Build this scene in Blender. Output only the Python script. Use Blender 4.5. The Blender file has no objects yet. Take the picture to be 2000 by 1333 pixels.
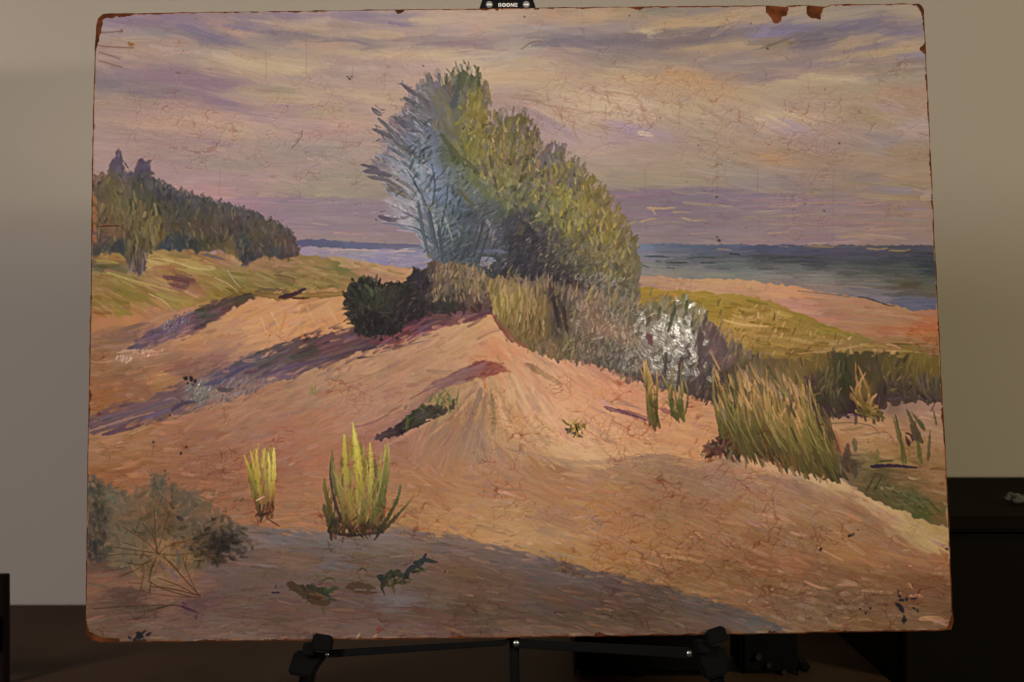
# An old oil sketch of dunes on a worn board, held by a black display easel in front of a plain wall.
import bpy, bmesh, math, random
import numpy as np
from mathutils import Vector, Matrix

scene = bpy.context.scene
COL = scene.collection

# ---------------------------------------------------------------- camera
FPX = 3600.0                                     # focal length in pixels of a 2000 px wide frame
CAM = Vector((0.0, 0.0, 1.30))
cam_data = bpy.data.cameras.new('camera'); cam = bpy.data.objects.new('camera', cam_data); COL.objects.link(cam)
cam.location = CAM; cam.rotation_euler = (math.radians(90), 0, 0)
cam_data.sensor_width = 36.0; cam_data.lens = FPX / 2000 * 36.0; cam_data.clip_start = 0.05; cam_data.clip_end = 60
cam_data.dof.use_dof = True; cam_data.dof.focus_distance = 1.77; cam_data.dof.aperture_fstop = 8.0
scene.camera = cam

# ---------------------------------------------------------------- light: a dim room, one warm lamp above the camera, an added cool panel for glare, a lamp washing the wall
world = bpy.data.worlds.new('World'); scene.world = world; world.use_nodes = True
world.node_tree.nodes['Background'].inputs[0].default_value = (1.0, 0.9, 0.78, 1)
world.node_tree.nodes['Background'].inputs[1].default_value = AMBIENT = 0.010

def lamp(name, kind, loc, target, power, color, **kw):
    d = bpy.data.lights.new(name, kind); o = bpy.data.objects.new(name, d); COL.objects.link(o)
    o.location = loc; d.energy = power; d.color = color
    o.rotation_euler = (Vector(target) - Vector(loc)).to_track_quat('-Z', 'Y').to_euler()
    for k, v in kw.items(): setattr(d, k, v)
    return o

lamp('key_lamp', 'SPOT', (0.42, 0.05, 1.90), (0.03, 1.78, 1.45), 45, (1.0, 0.86, 0.70), spot_size=math.radians(33), spot_blend=1.0, shadow_soft_size=0.05)
lamp('glare_panel', 'AREA', (-0.30, 0.15, 2.06), (-0.05, 1.78, 1.38), 1.4, (0.72, 0.86, 1.0), shape='RECTANGLE', size=0.45, size_y=0.30)  # unseen cool area light, added to give blue glare on the left tree
lamp('room_lamp', 'AREA', (-1.5, -0.3, 2.08), (-0.6, 2.6, 1.4), 34, (1.0, 0.91, 0.88), shape='DISK', size=0.6)
lamp('room_lamp', 'AREA', (1.9, -0.1, 2.02), (0.9, 2.6, 1.3), 33, (1.0, 0.86, 0.56), shape='DISK', size=0.6)
lamp('wall_uplight', 'SPOT', (-1.35, 2.25, 1.64), (-1.35, 2.25, 3.0), 5.0, (1.0, 0.92, 0.74), spot_size=math.radians(174), spot_blend=0.03, shadow_soft_size=0.012)

scene.view_settings.view_transform = 'Standard'; scene.view_settings.look = 'None'
scene.view_settings.exposure = 0.0; scene.view_settings.gamma = 1.0; scene.view_settings.use_curve_mapping = False

# ---------------------------------------------------------------- helpers
def at(px, py, Y):
    """the point at depth Y that stands at this place of the photograph"""
    return Vector(((px - 1000) / FPX * Y, Y, CAM.z - (py - 666.5) / FPX * Y))

def link(name, me, mat, parent=None, M=None):
    o = bpy.data.objects.new(name, me); COL.objects.link(o)
    if mat is not None: me.materials.append(mat)
    if M is not None: o.matrix_world = M
    if parent is not None: o.parent = parent
    return o

def mesh_of(bm, name, smooth=False):
    bmesh.ops.recalc_face_normals(bm, faces=bm.faces)
    me = bpy.data.meshes.new(name); bm.to_mesh(me); bm.free()
    if smooth:
        for p in me.polygons: p.use_smooth = True
    return me

def box(name, lo, hi, mat, parent=None, bevel=0.004, M=None, seg=2):
    bm = bmesh.new(); bmesh.ops.create_cube(bm, size=1)
    for v in bm.verts:
        v.co = Vector([lo[i] + (v.co[i] + .5) * (hi[i] - lo[i]) for i in range(3)])
    if bevel: bmesh.ops.bevel(bm, geom=bm.edges[:] + bm.verts[:], offset=bevel, segments=seg, affect='EDGES')
    return link(name, mesh_of(bm, name), mat, parent, M)

def prism(name, pts, z0, z1, mat, parent=None, bevel=0.0, seg=2):
    """polygon pts (x, y) extruded from z0 to z1"""
    bm = bmesh.new(); vs = [bm.verts.new((x, y, z0)) for x, y in pts]; f = bm.faces.new(vs)
    r = bmesh.ops.extrude_face_region(bm, geom=[f])
    bmesh.ops.translate(bm, vec=(0, 0, z1 - z0), verts=[g for g in r['geom'] if isinstance(g, bmesh.types.BMVert)])
    if bevel: bmesh.ops.bevel(bm, geom=bm.edges[:], offset=bevel, segments=seg, affect='EDGES')
    return link(name, mesh_of(bm, name), mat, parent)

def tube(name, a, b, ra, rb, mat, parent=None, n=20):
    a, b = Vector(a), Vector(b); bm = bmesh.new()
    bmesh.ops.create_cone(bm, cap_ends=True, segments=n, radius1=ra, radius2=rb, depth=(b - a).length)
    q = (b - a).to_track_quat('Z', 'Y').to_matrix().to_4x4()
    bmesh.ops.transform(bm, matrix=Matrix.Translation((a + b) / 2) @ q, verts=bm.verts)
    me = mesh_of(bm, name)
    for p in me.polygons: p.use_smooth = len(p.vertices) == 4
    return link(name, me, mat, parent)

def tag(o, label, cat=None, kind=None, group=None):
    o['label'] = label
    if cat: o['category'] = cat
    if kind: o['kind'] = kind
    if group: o['group'] = group
    return o

def material(name, base, rough=.5, metal=0.0, spec=.5, noise=None, bump=None):
    """noise=(scale, second colour, low, high); bump=(scale, strength, distance)"""
    m = bpy.data.materials.new(name); m.use_nodes = True; nt = m.node_tree; b = nt.nodes['Principled BSDF']
    b.inputs['Base Color'].default_value = (*base, 1); b.inputs['Roughness'].default_value = rough
    b.inputs['Metallic'].default_value = metal; b.inputs['Specular IOR Level'].default_value = spec
    tc = nt.nodes.new('ShaderNodeTexCoord')
    if noise:
        n = nt.nodes.new('ShaderNodeTexNoise'); n.inputs['Scale'].default_value = noise[0]; n.inputs['Detail'].default_value = 6
        r = nt.nodes.new('ShaderNodeMapRange'); r.inputs[1].default_value = noise[2]; r.inputs[2].default_value = noise[3]
        x = nt.nodes.new('ShaderNodeMix'); x.data_type = 'RGBA'
        x.inputs[6].default_value = (*base, 1); x.inputs[7].default_value = (*noise[1], 1)
        nt.links.new(tc.outputs['Object'], n.inputs['Vector']); nt.links.new(n.outputs[0], r.inputs[0]); nt.links.new(r.outputs[0], x.inputs[0]); nt.links.new(x.outputs[2], b.inputs['Base Color'])
    if bump:
        n = nt.nodes.new('ShaderNodeTexNoise'); n.inputs['Scale'].default_value = bump[0]; n.inputs['Detail'].default_value = 4
        k = nt.nodes.new('ShaderNodeBump'); k.inputs['Strength'].default_value = bump[1]; k.inputs['Distance'].default_value = bump[2]
        nt.links.new(tc.outputs['Object'], n.inputs['Vector']); nt.links.new(n.outputs[0], k.inputs['Height']); nt.links.new(k.outputs[0], b.inputs['Normal'])
    return m

M_WALL = material('wall_paint', (.485, .432, .372), .85, spec=.2, noise=(1.4, (.505, .45, .385), .3, .7), bump=(180, .12, .002))
M_WOOD = material('dark_brown_wood', (.082, .047, .027), .6, spec=.04, noise=(9, (.066, .038, .022), .3, .7))
M_BLACKWOOD = material('black_stain', (.0085, .0072, .0048), .9, spec=.04)
M_BLACK = material('black_coated_steel', (.0016, .0016, .002), .5, spec=.10, bump=(900, .08, .0005))
M_PLASTIC = material('black_plastic', (.0024, .0024, .0026), .6, spec=.08, bump=(1400, .15, .0004))
M_STEEL = material('bright_steel', (.35, .35, .34), .35, metal=1.0)
M_RIVET = material('satin_rivet', (.42, .42, .41), .32, metal=.35, spec=.6)
M_INK = material('white_ink', (.80, .80, .80), .5)
M_BOARD = material('rusty_brown_board', (.15, .042, .012), .9, spec=.15, noise=(60, (.06, .017, .006), .4, .6), bump=(260, .6, .003))
M_FLOOR = material('floor_boards', (.10, .06, .04), .5)
M_RED = material('dark_red_wood', (.008, .003, .0025), .6, spec=.1)

# ---------------------------------------------------------------- the setting
WALL_Y = 2.65
box('wall', (-2.2, WALL_Y, 0.0), (2.2, WALL_Y + .12, 3.0), M_WALL, bevel=0)['kind'] = 'structure'
box('floor', (-2.2, -.8, -.05), (2.2, WALL_Y - .002, 0.0), M_FLOOR, bevel=0)['kind'] = 'structure'

# a long brown table stands against the wall behind the easel
TZ = at(0, 1180, WALL_Y).z
table = bpy.data.objects.new('side_table', None); COL.objects.link(table); table.location = (0, 2.33, 0)
tag(table, 'dark brown wooden side table against the wall below the painting', 'table')
def child_box(name, lo, hi, mat, par, bevel=.004):
    o = box(name, lo, hi, mat, None, bevel); o.parent = par; o.matrix_parent_inverse = Matrix.Translation(-par.location)
    return o
child_box('table_top', (-1.10, 2.03, TZ - .035), (at(1752, 0, 2.06).x - .006, WALL_Y - .004, TZ), M_WOOD, table)
child_box('apron', (-1.06, 2.07, TZ - .13), (.42, 2.09, TZ - .0352), M_WOOD, table, .002)
for x in (-1.05, .36):
    for y in (2.06, WALL_Y - .07): child_box('leg', (x, y, 0), (x + .05, y + .05, TZ - .0355), M_WOOD, table)

# tall black cabinet on the right
cab = bpy.data.objects.new('black_cabinet', None); COL.objects.link(cab); cab.location = (.75, 2.5, 0)
tag(cab, 'tall black cabinet behind the right edge of the painting', 'cabinet')
CZ = at(0, 931, WALL_Y).z; cx0, cx1 = at(1752, 0, 2.06).x, at(2330, 0, 2.06).x
child_box('body', (cx0, 2.062, .04), (cx1, WALL_Y - .01, CZ - .018), M_BLACKWOOD, cab, .003)
child_box('top_panel', (cx0 - .004, 2.050, CZ - .0175), (cx1 + .004, WALL_Y - .008, CZ), M_BLACKWOOD, cab, .003)
child_box('plinth', (cx0 + .02, 2.08, 0), (cx1 - .02, WALL_Y - .02, .0395), M_BLACKWOOD, cab, .002)
mx = (cx0 + cx1) / 2
child_box('door', (cx0 + .006, 2.048, .06), (mx - .001, 2.0615, CZ - .024), M_BLACKWOOD, cab, .002)
child_box('door', (mx + .001, 2.048, .06), (cx1 - .006, 2.0615, CZ - .024), M_BLACKWOOD, cab, .002)
# a crumpled pale lump, added to stand in for a small pale spot
k = at(1986, 972, CZ and (CAM.z - CZ) * FPX / (985 - 666.5))
random.seed(8); bm = bmesh.new(); bmesh.ops.create_icosphere(bm, subdivisions=3, radius=1)
for v in bm.verts:
    f = 1 + .35 * math.sin(5 * v.co.x + 2) * math.sin(6 * v.co.y) + random.uniform(-.12, .12); v.co = Vector((v.co.x * .0125 * f + v.co.z * .004, v.co.y * .010 * f, (v.co.z + 1) * .0048 * f + max(0, -v.co.x) * .004))
scrap = link('pale_lump', mesh_of(bm, 'pale_lump'), material('grey_white_lump', (.13, .125, .11), .8, bump=(500, .5, .002)))
scrap.location = (k.x, k.y, CZ + .0005); scrap.rotation_euler = (0, 0, math.radians(-20))
tag(scrap, 'small crumpled pale lump standing in for a pale spot on the black cabinet', 'paper')

# things on the table, hardly visible under the painting
case = bpy.data.objects.new('equipment_case', None); COL.objects.link(case); case.location = (.13, 2.2, TZ)
tag(case, 'black equipment case on the table below the painting, right of the mast', 'case')
p0, p1 = at(1124, 1324, 2.075), at(1400, 1200, 2.075)
child_box('shell', (p0.x, 2.075, TZ + .0005), (p1.x, 2.27, p1.z), M_PLASTIC, case, .006)
child_box('trim', (p0.x - .0022, 2.071, TZ + .001), (p0.x - .0002, 2.0745, p1.z), material('olive_trim', (.10, .09, .05), .5), case, .0)
child_box('latch', (at(1240, 0, 2.07).x, 2.071, at(0, 1322, 2.07).z), (at(1262, 0, 2.07).x, 2.0745, at(0, 1312, 2.07).z), M_BLACK, case, .001)
unit = bpy.data.objects.new('control_unit', None); COL.objects.link(unit); unit.location = (.32, 2.2, TZ)
tag(unit, 'black control unit with small grey knobs below the right easel holder', 'control unit')
p0, p1 = at(1448, 1330, 2.09), at(1558, 1200, 2.09)
child_box('housing', (p0.x, 2.09, TZ + .0005), (p1.x, 2.20, p1.z), M_PLASTIC, unit, .004)
child_box('housing', (at(1560, 0, 2.10).x, 2.10, TZ + .0005), (at(1584, 0, 2.10).x, 2.19, at(0, 1296, 2.10).z), M_PLASTIC, unit, .003)
M_GREYKNOB = material('grey_knob', (.016, .016, .015), .6, spec=.2)
for px, py, r in ((1480, 1282, .0042), (1500, 1298, .003), (1530, 1312, .0035), (1560, 1314, .003), (1536, 1330, .003), (1556, 1332, .003)):
    c = at(px, py, 2.09); o = tube('knob', (c.x, 2.082, c.z), (c.x, 2.0905, c.z), r * .85, r, M_GREYKNOB, unit, 14); o.matrix_parent_inverse = Matrix.Translation(-unit.location)

# dark post cut by the left picture edge
post = bpy.data.objects.new('chair_back', None); COL.objects.link(post); post.location = (at(-30, 1333, 2.0).x, 2.0, 0)
tag(post, 'dark red brown chair back just entering at the left picture edge', 'chair')
for q, (px0, px1) in enumerate(((-8, 4), (-220, -208))):
    lo_, hi_ = at(px1 + 8, 1333, 2.0), at(px1 - 6, 1128, 2.0)
    o = tube('back_post', (lo_.x - .006, 2.0, 0), (hi_.x - .004, 2.03, hi_.z), .013, .0075, M_RED, post, 16); o.matrix_parent_inverse = Matrix.Translation(-post.location)
for zz in (.96, .84): child_box('back_rail', (at(-214, 0, 2.01).x, 2.005, zz), (at(-8, 0, 2.01).x, 2.02, zz + .045), M_RED, post, .004)
# ---------------------------------------------------------------- painter: oil paint laid down stroke by stroke
S = 0.75
CW, CH = 1500, 1000
rng = np.random.default_rng(11)
C = np.zeros((CH, CW, 3), np.float32) + np.array((.55, .42, .32), np.float32)     # pigment as seen (sRGB)
HT = np.zeros((CH, CW), np.float32)              # relief of the paint
GL = np.zeros((CH, CW), np.float32)              # gloss of the varnish
YY, XX = np.mgrid[0:CH, 0:CW].astype(np.float32)
XX /= S; YY /= S                                 # photograph coordinates of every canvas cell

def hx(s):
    return np.array([int(s[i:i + 2], 16) / 255 for i in (0, 2, 4)], np.float32)

def vnoise(scale, seed=0, sx=1.0, sy=1.0):
    r = np.random.default_rng(seed)
    nx = int(2000 / (scale * sx)) + 3; ny = int(1334 / (scale * sy)) + 3
    g = r.random((ny, nx)).astype(np.float32) * 2 - 1
    fx = XX[0] / (scale * sx); fy = YY[:, 0] / (scale * sy)
    ix = fx.astype(int); iy = fy.astype(int)
    tx = fx - ix; ty = fy - iy
    tx = tx * tx * (3 - 2 * tx); ty = ty * ty * (3 - 2 * ty)
    a = g[iy][:, ix] * (1 - tx) + g[iy][:, ix + 1] * tx
    b = g[iy + 1][:, ix] * (1 - tx) + g[iy + 1][:, ix + 1] * tx
    return a * (1 - ty)[:, None] + b * ty[:, None]

N8 = vnoise(8, 1); N20 = vnoise(20, 2); N50 = vnoise(50, 3); N4 = vnoise(4, 4)

class Field:
    """scattered colour samples of the subject, interpolated"""
    def __init__(self, txt, mx=1.0, my=1.0, p=2.0, eps=40.0):
        pts = [q.split() for q in txt.replace('\n', ',').split(',') if q.strip()]
        self.xy = np.array([[float(a[0]), float(a[1])] for a in pts], np.float32)
        self.c = np.array([hx(a[2]) for a in pts], np.float32)
        self.m = (mx, my); self.p = p; self.e = eps
    def at(self, x, y):
        x = np.asarray(x, np.float32); y = np.asarray(y, np.float32)
        out = np.zeros(x.shape + (3,), np.float32); W = np.zeros(x.shape, np.float32)
        for (px, py), c in zip(self.xy, self.c):
            d = ((x - px) * self.m[0]) ** 2 + ((y - py) * self.m[1]) ** 2
            w = 1.0 / (d + self.e) ** self.p
            W += w; out += w[..., None] * c
        return out / W[..., None]

class Flow:
    def __init__(self, txt):
        a = np.array([[float(v) for v in q.split()] for q in txt.replace('\n', ',').split(',') if q.strip()], np.float32)
        self.a = a
    def at(self, x, y):
        d = (self.a[:, 0] - x) ** 2 + (self.a[:, 1] - y) ** 2
        w = 1.0 / (d + 400) ** 1.5
        t = np.radians(self.a[:, 2])
        return float(np.arctan2((w * np.sin(t)).sum(), (w * np.cos(t)).sum()))

def poly(txt):
    return np.array([[float(v) for v in q.split()] for q in txt.replace('\n', ',').split(',') if q.strip()], np.float32)

def inside(P, x, y):
    r = np.zeros(np.shape(x), bool)
    n = len(P)
    for i in range(n):
        x0, y0 = P[i]; x1, y1 = P[(i + 1) % n]
        if y0 == y1: continue
        c = (y0 > y) != (y1 > y)
        r ^= c & (x < (x1 - x0) * (y - y0) / (y1 - y0) + x0)
    return r

def blur(a, n=1):
    for _ in range(n):
        p = np.pad(a, 1, mode='edge')
        a = (p[:-2, 1:-1] + p[2:, 1:-1] + p[1:-1, :-2] + p[1:-1, 2:] + 2 * a) / 6
    return a

def fill(P, F, rag=5.0, soft=2, gl=0.0, alpha=1.0):
    m = inside(P, XX + N8 * rag + N4 * rag * .4, YY + np.roll(N8, 37, 0) * rag).astype(np.float32)
    ys = np.where(m.any(1))[0]; xs = np.where(m.any(0))[0]
    if len(ys) == 0: return
    y0, y1, x0, x1 = max(ys[0] - 4, 0), ys[-1] + 5, max(xs[0] - 4, 0), xs[-1] + 5
    sl = (slice(y0, y1), slice(x0, x1))
    a = blur(m[sl], soft) * alpha
    # the field is smooth: evaluate it on a quarter grid, then spread it
    yy, xx = YY[sl], XX[sl]
    ys4 = np.arange(0, yy.shape[0] + 4, 4); xs4 = np.arange(0, yy.shape[1] + 4, 4)
    gx, gy = np.meshgrid((xs4 + x0) / S, (ys4 + y0) / S)
    f = F.at(gx, gy)
    iy = np.arange(yy.shape[0]) / 4; ix = np.arange(yy.shape[1]) / 4
    i0 = iy.astype(int); j0 = ix.astype(int); ty = (iy - i0)[:, None, None]; tx = (ix - j0)[None, :, None]
    f = (f[i0][:, j0] * (1 - ty) + f[i0 + 1][:, j0] * ty) * (1 - tx) + (f[i0][:, j0 + 1] * (1 - ty) + f[i0 + 1][:, j0 + 1] * ty) * tx
    C[sl] = C[sl] * (1 - a[..., None]) + f * a[..., None]
    GL[sl] = GL[sl] * (1 - a) + gl * a

def dab(x, y, ang, L, w, col, alpha=1.0, br=1.0, dry=.5, th=1.0, gl=None, bend=0.0, tip=False):
    """one straight or slightly bent stroke with bristle marks"""
    x *= S; y *= S; L *= S; w = max(w * S, .9); bend *= S
    c, s = np.cos(ang), np.sin(ang)
    ex = abs(c) * L / 2 + abs(s) * (w / 2 + abs(bend)) + 2; ey = abs(s) * L / 2 + abs(c) * (w / 2 + abs(bend)) + 2
    x0, x1, y0, y1 = int(max(x - ex, 0)), int(min(x + ex + 1, CW)), int(max(y - ey, 0)), int(min(y + ey + 1, CH))
    if x1 - x0 < 1 or y1 - y0 < 1: return
    dx = np.arange(x0, x1, dtype=np.float32)[None, :] - x; dy = np.arange(y0, y1, dtype=np.float32)[:, None] - y
    u = dx * c + dy * s; t = np.clip(u / (L / 2), -1, 1)
    v = dy * c - dx * s - bend * (t * t - .4)
    if tip: hw = w / 2 * np.clip((1 - t) * .62, 0, 1) ** .7 * np.clip((1 + t) * 6, 0, 1)
    else: hw = w / 2 * np.sqrt(np.clip(1 - t ** 4, 0, 1))
    a = np.clip((hw - np.abs(v)) / .9 + .5, 0, 1) * (np.abs(u) <= L / 2)
    nb = max(4, int(w * .9)); tab = rng.random(nb + 2).astype(np.float32) * 2 - 1
    q = np.clip((v / w + .5) * nb, 0, nb); qi = q.astype(int); qf = q - qi
    b = tab[qi] * (1 - qf) + tab[qi + 1] * qf
    if dry: a = a * np.clip(1.25 - dry * (t + 1) * .55 + .55 * b * (dry > .2), 0, 1)
    a = a * alpha
    sl = (slice(y0, y1), slice(x0, x1))
    C[sl] = C[sl] * (1 - a[..., None]) + (col + (b * .028 * br)[..., None]) * a[..., None]
    HT[sl] = HT[sl] * (1 - .75 * a) + a * (.45 + .4 * b) * th
    if gl is not None: GL[sl] = GL[sl] * (1 - a) + gl * a

def blade(x0, y0, x1, y1, w, c0, c1, bend=0.0, al=.9, gl=.3, c2=None):
    mx, my = (x0 + x1) / 2 + bend, (y0 + y1) / 2
    if c2 is None: line([(x0, y0), (mx, my), (x1, y1)], w, c0, al, w2=w * .45, col2=c1, th=1.4, gl=gl, br=1.3)
    else:
        line([(x0, y0), ((x0 + mx) / 2 + bend * .3, (y0 + my) / 2), (mx, my)], w, c0, al, col2=c1, th=1.4, gl=gl, br=1.3)
        line([(mx, my), ((x1 + mx) / 2 + bend * .3, (y1 + my) / 2), (x1, y1)], w, c1, al, w2=w * .5, col2=c2, th=1.5, gl=gl, br=1.5)

def line(pts, w, col, alpha=1.0, w2=None, br=1.0, th=1.0, gl=None, wob=0.0, dry=.0, edge=.9, col2=None, raw=False):
    """one curved stroke through the given points; w..w2 from start to end"""
    p = np.asarray(pts, np.float32).copy()
    if isinstance(pts, str): p = poly(pts)
    if isinstance(col, str): col = hx(col)
    if isinstance(col2, str): col2 = hx(col2)
    w2 = w if w2 is None else w2
    if wob: p = p + rng.normal(0, wob * 1.5, p.shape).astype(np.float32)
    if len(p) > 2 and not raw:                    # Catmull-Rom through the points
        q = np.vstack([2 * p[0] - p[1], p, 2 * p[-1] - p[-2]]); o = []
        for i in range(1, len(q) - 2):
            for t in np.linspace(0, 1, 8, endpoint=False):
                o.append(.5 * (2 * q[i] + (q[i + 1] - q[i - 1]) * t + (2 * q[i - 1] - 5 * q[i] + 4 * q[i + 1] - q[i + 2]) * t * t + (3 * q[i] - q[i - 1] - 3 * q[i + 1] + q[i + 2]) * t ** 3))
        p = np.array(o + [p[-1]], np.float32)
    p = p * S; W = max(w, w2) * S
    x0, y0 = np.maximum((p.min(0) - W / 2 - 2).astype(int), 0); x1, y1 = (p.max(0) + W / 2 + 3).astype(int)
    x1, y1 = min(x1, CW), min(y1, CH)
    if x1 <= x0 or y1 <= y0: return
    gx = np.arange(x0, x1, dtype=np.float32)[None, :]; gy = np.arange(y0, y1, dtype=np.float32)[:, None]
    D = np.full((y1 - y0, x1 - x0), 1e9, np.float32); T = np.zeros_like(D); V = np.zeros_like(D)
    n = len(p) - 1
    for i in range(n):
        a = p[i]; d = p[i + 1] - a; ll = float(d @ d) + 1e-6
        t = np.clip(((gx - a[0]) * d[0] + (gy - a[1]) * d[1]) / ll, 0, 1)
        ux = gx - a[0] - t * d[0]; uy = gy - a[1] - t * d[1]
        dd = ux * ux + uy * uy
        k = dd < D
        D[k] = dd[k]; T[k] = ((i + t) / n)[k]; V[k] = (np.sign(d[0] * uy - d[1] * ux) * np.sqrt(dd))[k]
    hw = np.maximum((w + (w2 - w) * T) * S, .7) / 2
    if W > 2.2:                                   # brushed ends and an uneven edge
        hw = hw * np.clip(.3 + np.minimum(T * 5, (1 - T) * 3.5), 0, 1) ** .6
        hw = hw * (1 + .3 * N8[y0:y1, x0:x1] + .25 * N4[y0:y1, x0:x1])
    D = np.sqrt(D)
    a = np.clip((hw - D) / edge + .5, 0, 1)
    nb = max(3, int(W * .9)); tab = rng.random(nb + 2).astype(np.float32) * 2 - 1
    q = np.clip((V / (2 * hw) + .5) * nb, 0, nb); qi = q.astype(int); qf = q - qi
    b = tab[qi] * (1 - qf) + tab[qi + 1] * qf
    if dry: a = a * np.clip(1.3 - dry * T + .6 * b, 0, 1)
    a = a * alpha
    cc = col if col2 is None else col * (1 - T[..., None]) + col2 * T[..., None]
    sl = (slice(y0, y1), slice(x0, x1))
    C[sl] = C[sl] * (1 - a[..., None]) + (cc + (b * .028 * br)[..., None]) * a[..., None]
    HT[sl] = HT[sl] * (1 - .75 * a) + a * (.45 + .4 * b) * th
    if gl is not None: GL[sl] = GL[sl] * (1 - a) + gl * a

def many(P, n, F, flow, L, w, jit=.025, alpha=(.55, 1), dry=.5, th=1.0, gl=None, acc=None, pacc=.0, spread=8, tip=False, hue=.010, bend=2.0):
    """n strokes in a region, coloured from the colour samples there"""
    lo, hi = P.min(0), P.max(0)
    k = 0
    while k < n:
        m = max(n - k, 50)
        xs = rng.uniform(lo[0], hi[0], m); ys = rng.uniform(lo[1], hi[1], m)
        ok = inside(P, xs, ys); xs = xs[ok][:n - k]; ys = ys[ok][:n - k]
        cs = F.at(xs, ys)
        for x, y, c in zip(xs, ys, cs):
            if acc is not None and rng.random() < pacc: c = c * .35 + hx(acc[rng.integers(len(acc))]) * .65
            c = c + rng.normal(0, jit) + rng.normal(0, hue, 3)
            an = (flow.at(x, y) if isinstance(flow, Flow) else np.radians(flow)) + np.radians(rng.normal(0, spread))
            dab(x, y, an, (L_ := rng.uniform(*L)), rng.uniform(*w), c.astype(np.float32), rng.uniform(*alpha), 1, dry, th, gl, rng.normal(0, bend) * min(1, L_ / 45), tip)
        k += len(xs)

def crack(x, y, L, ang, col, w=1.3, alpha=.7, step=7, turn=28, deep=.7):
    a = np.radians(ang); p = [(x, y)]
    for _ in range(max(2, int(L / step))):
        a2 = a + np.radians(rng.normal(0, turn)); x += step * np.cos(a2); y += step * np.sin(a2); p.append((x, y))
    for i in range(0, len(p) - 1, 4):             # angular, of changing width
        if len(p[i:i + 5]) > 1: line(p[i:i + 5], w * rng.uniform(.6, 1.2), col, alpha * rng.uniform(.6, 1), br=0, th=-deep, edge=.8, raw=True)

def cracks(cx, cy, rx, ry, n, L, ang, col, w=1.3, alpha=.7, sp=30, turn=28):
    for _ in range(int(n * 1.5)):
        r = np.sqrt(rng.random()); t = rng.random() * 6.283
        crack(cx + rx * r * np.cos(t), cy + ry * r * np.sin(t), rng.uniform(.2, 1.0) * L, ang + rng.normal(0, sp), hx(col) + rng.normal(0, .03), w * .9, alpha * rng.uniform(.5, 1), step=rng.uniform(4, 7), turn=turn)

def mute(k, warm=(0, 0, 0), y1=1334, k2=None):
    """pull what has been painted so far towards grey"""
    n = int(y1 * S); l = C[:n].mean(-1, keepdims=True)
    C[:n] = l + (C[:n] - l) * k + np.array(warm, np.float32)

def mute_green(k):
    g = np.clip((C[..., 1] - .5 * (C[..., 0] + C[..., 2])) * 9, 0, 1)[..., None]; l = C.mean(-1, keepdims=True)
    C[:] = C * (1 - g) + g * (l + (C - l) * k + np.array((.008, -.002, -.002), np.float32))

def crackle(cx, cy, seed, warp=9.0):
    """distance to the nearest border of a jittered cell net, in photograph pixels: where old paint splits"""
    r = np.random.default_rng(seed); nx = int(2000 / cx) + 4; ny = int(1334 / cy) + 4
    jx = r.random((ny, nx)).astype(np.float32); jy = r.random((ny, nx)).astype(np.float32)
    x = (XX + N20 * warp + N8 * warp * .45) / cx + 1.5; y = (YY + np.roll(N20, 80, 1) * warp + np.roll(N8, 60, 0) * warp * .45) / cy + 1.5
    ix = np.clip(x.astype(int), 1, nx - 2); iy = np.clip(y.astype(int), 1, ny - 2)
    f1 = np.full(XX.shape, 9e9, np.float32); f2 = f1.copy()
    for dy in (-1, 0, 1):
        for dx in (-1, 0, 1):
            k = iy + dy, ix + dx
            d = ((ix + dx + jx[k] - x) * cx) ** 2 + ((iy + dy + jy[k] - y) * cy) ** 2
            f2 = np.minimum(f2, np.maximum(f1, d)); f1 = np.minimum(f1, d)
    return np.sqrt(f2) - np.sqrt(f1)
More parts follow.
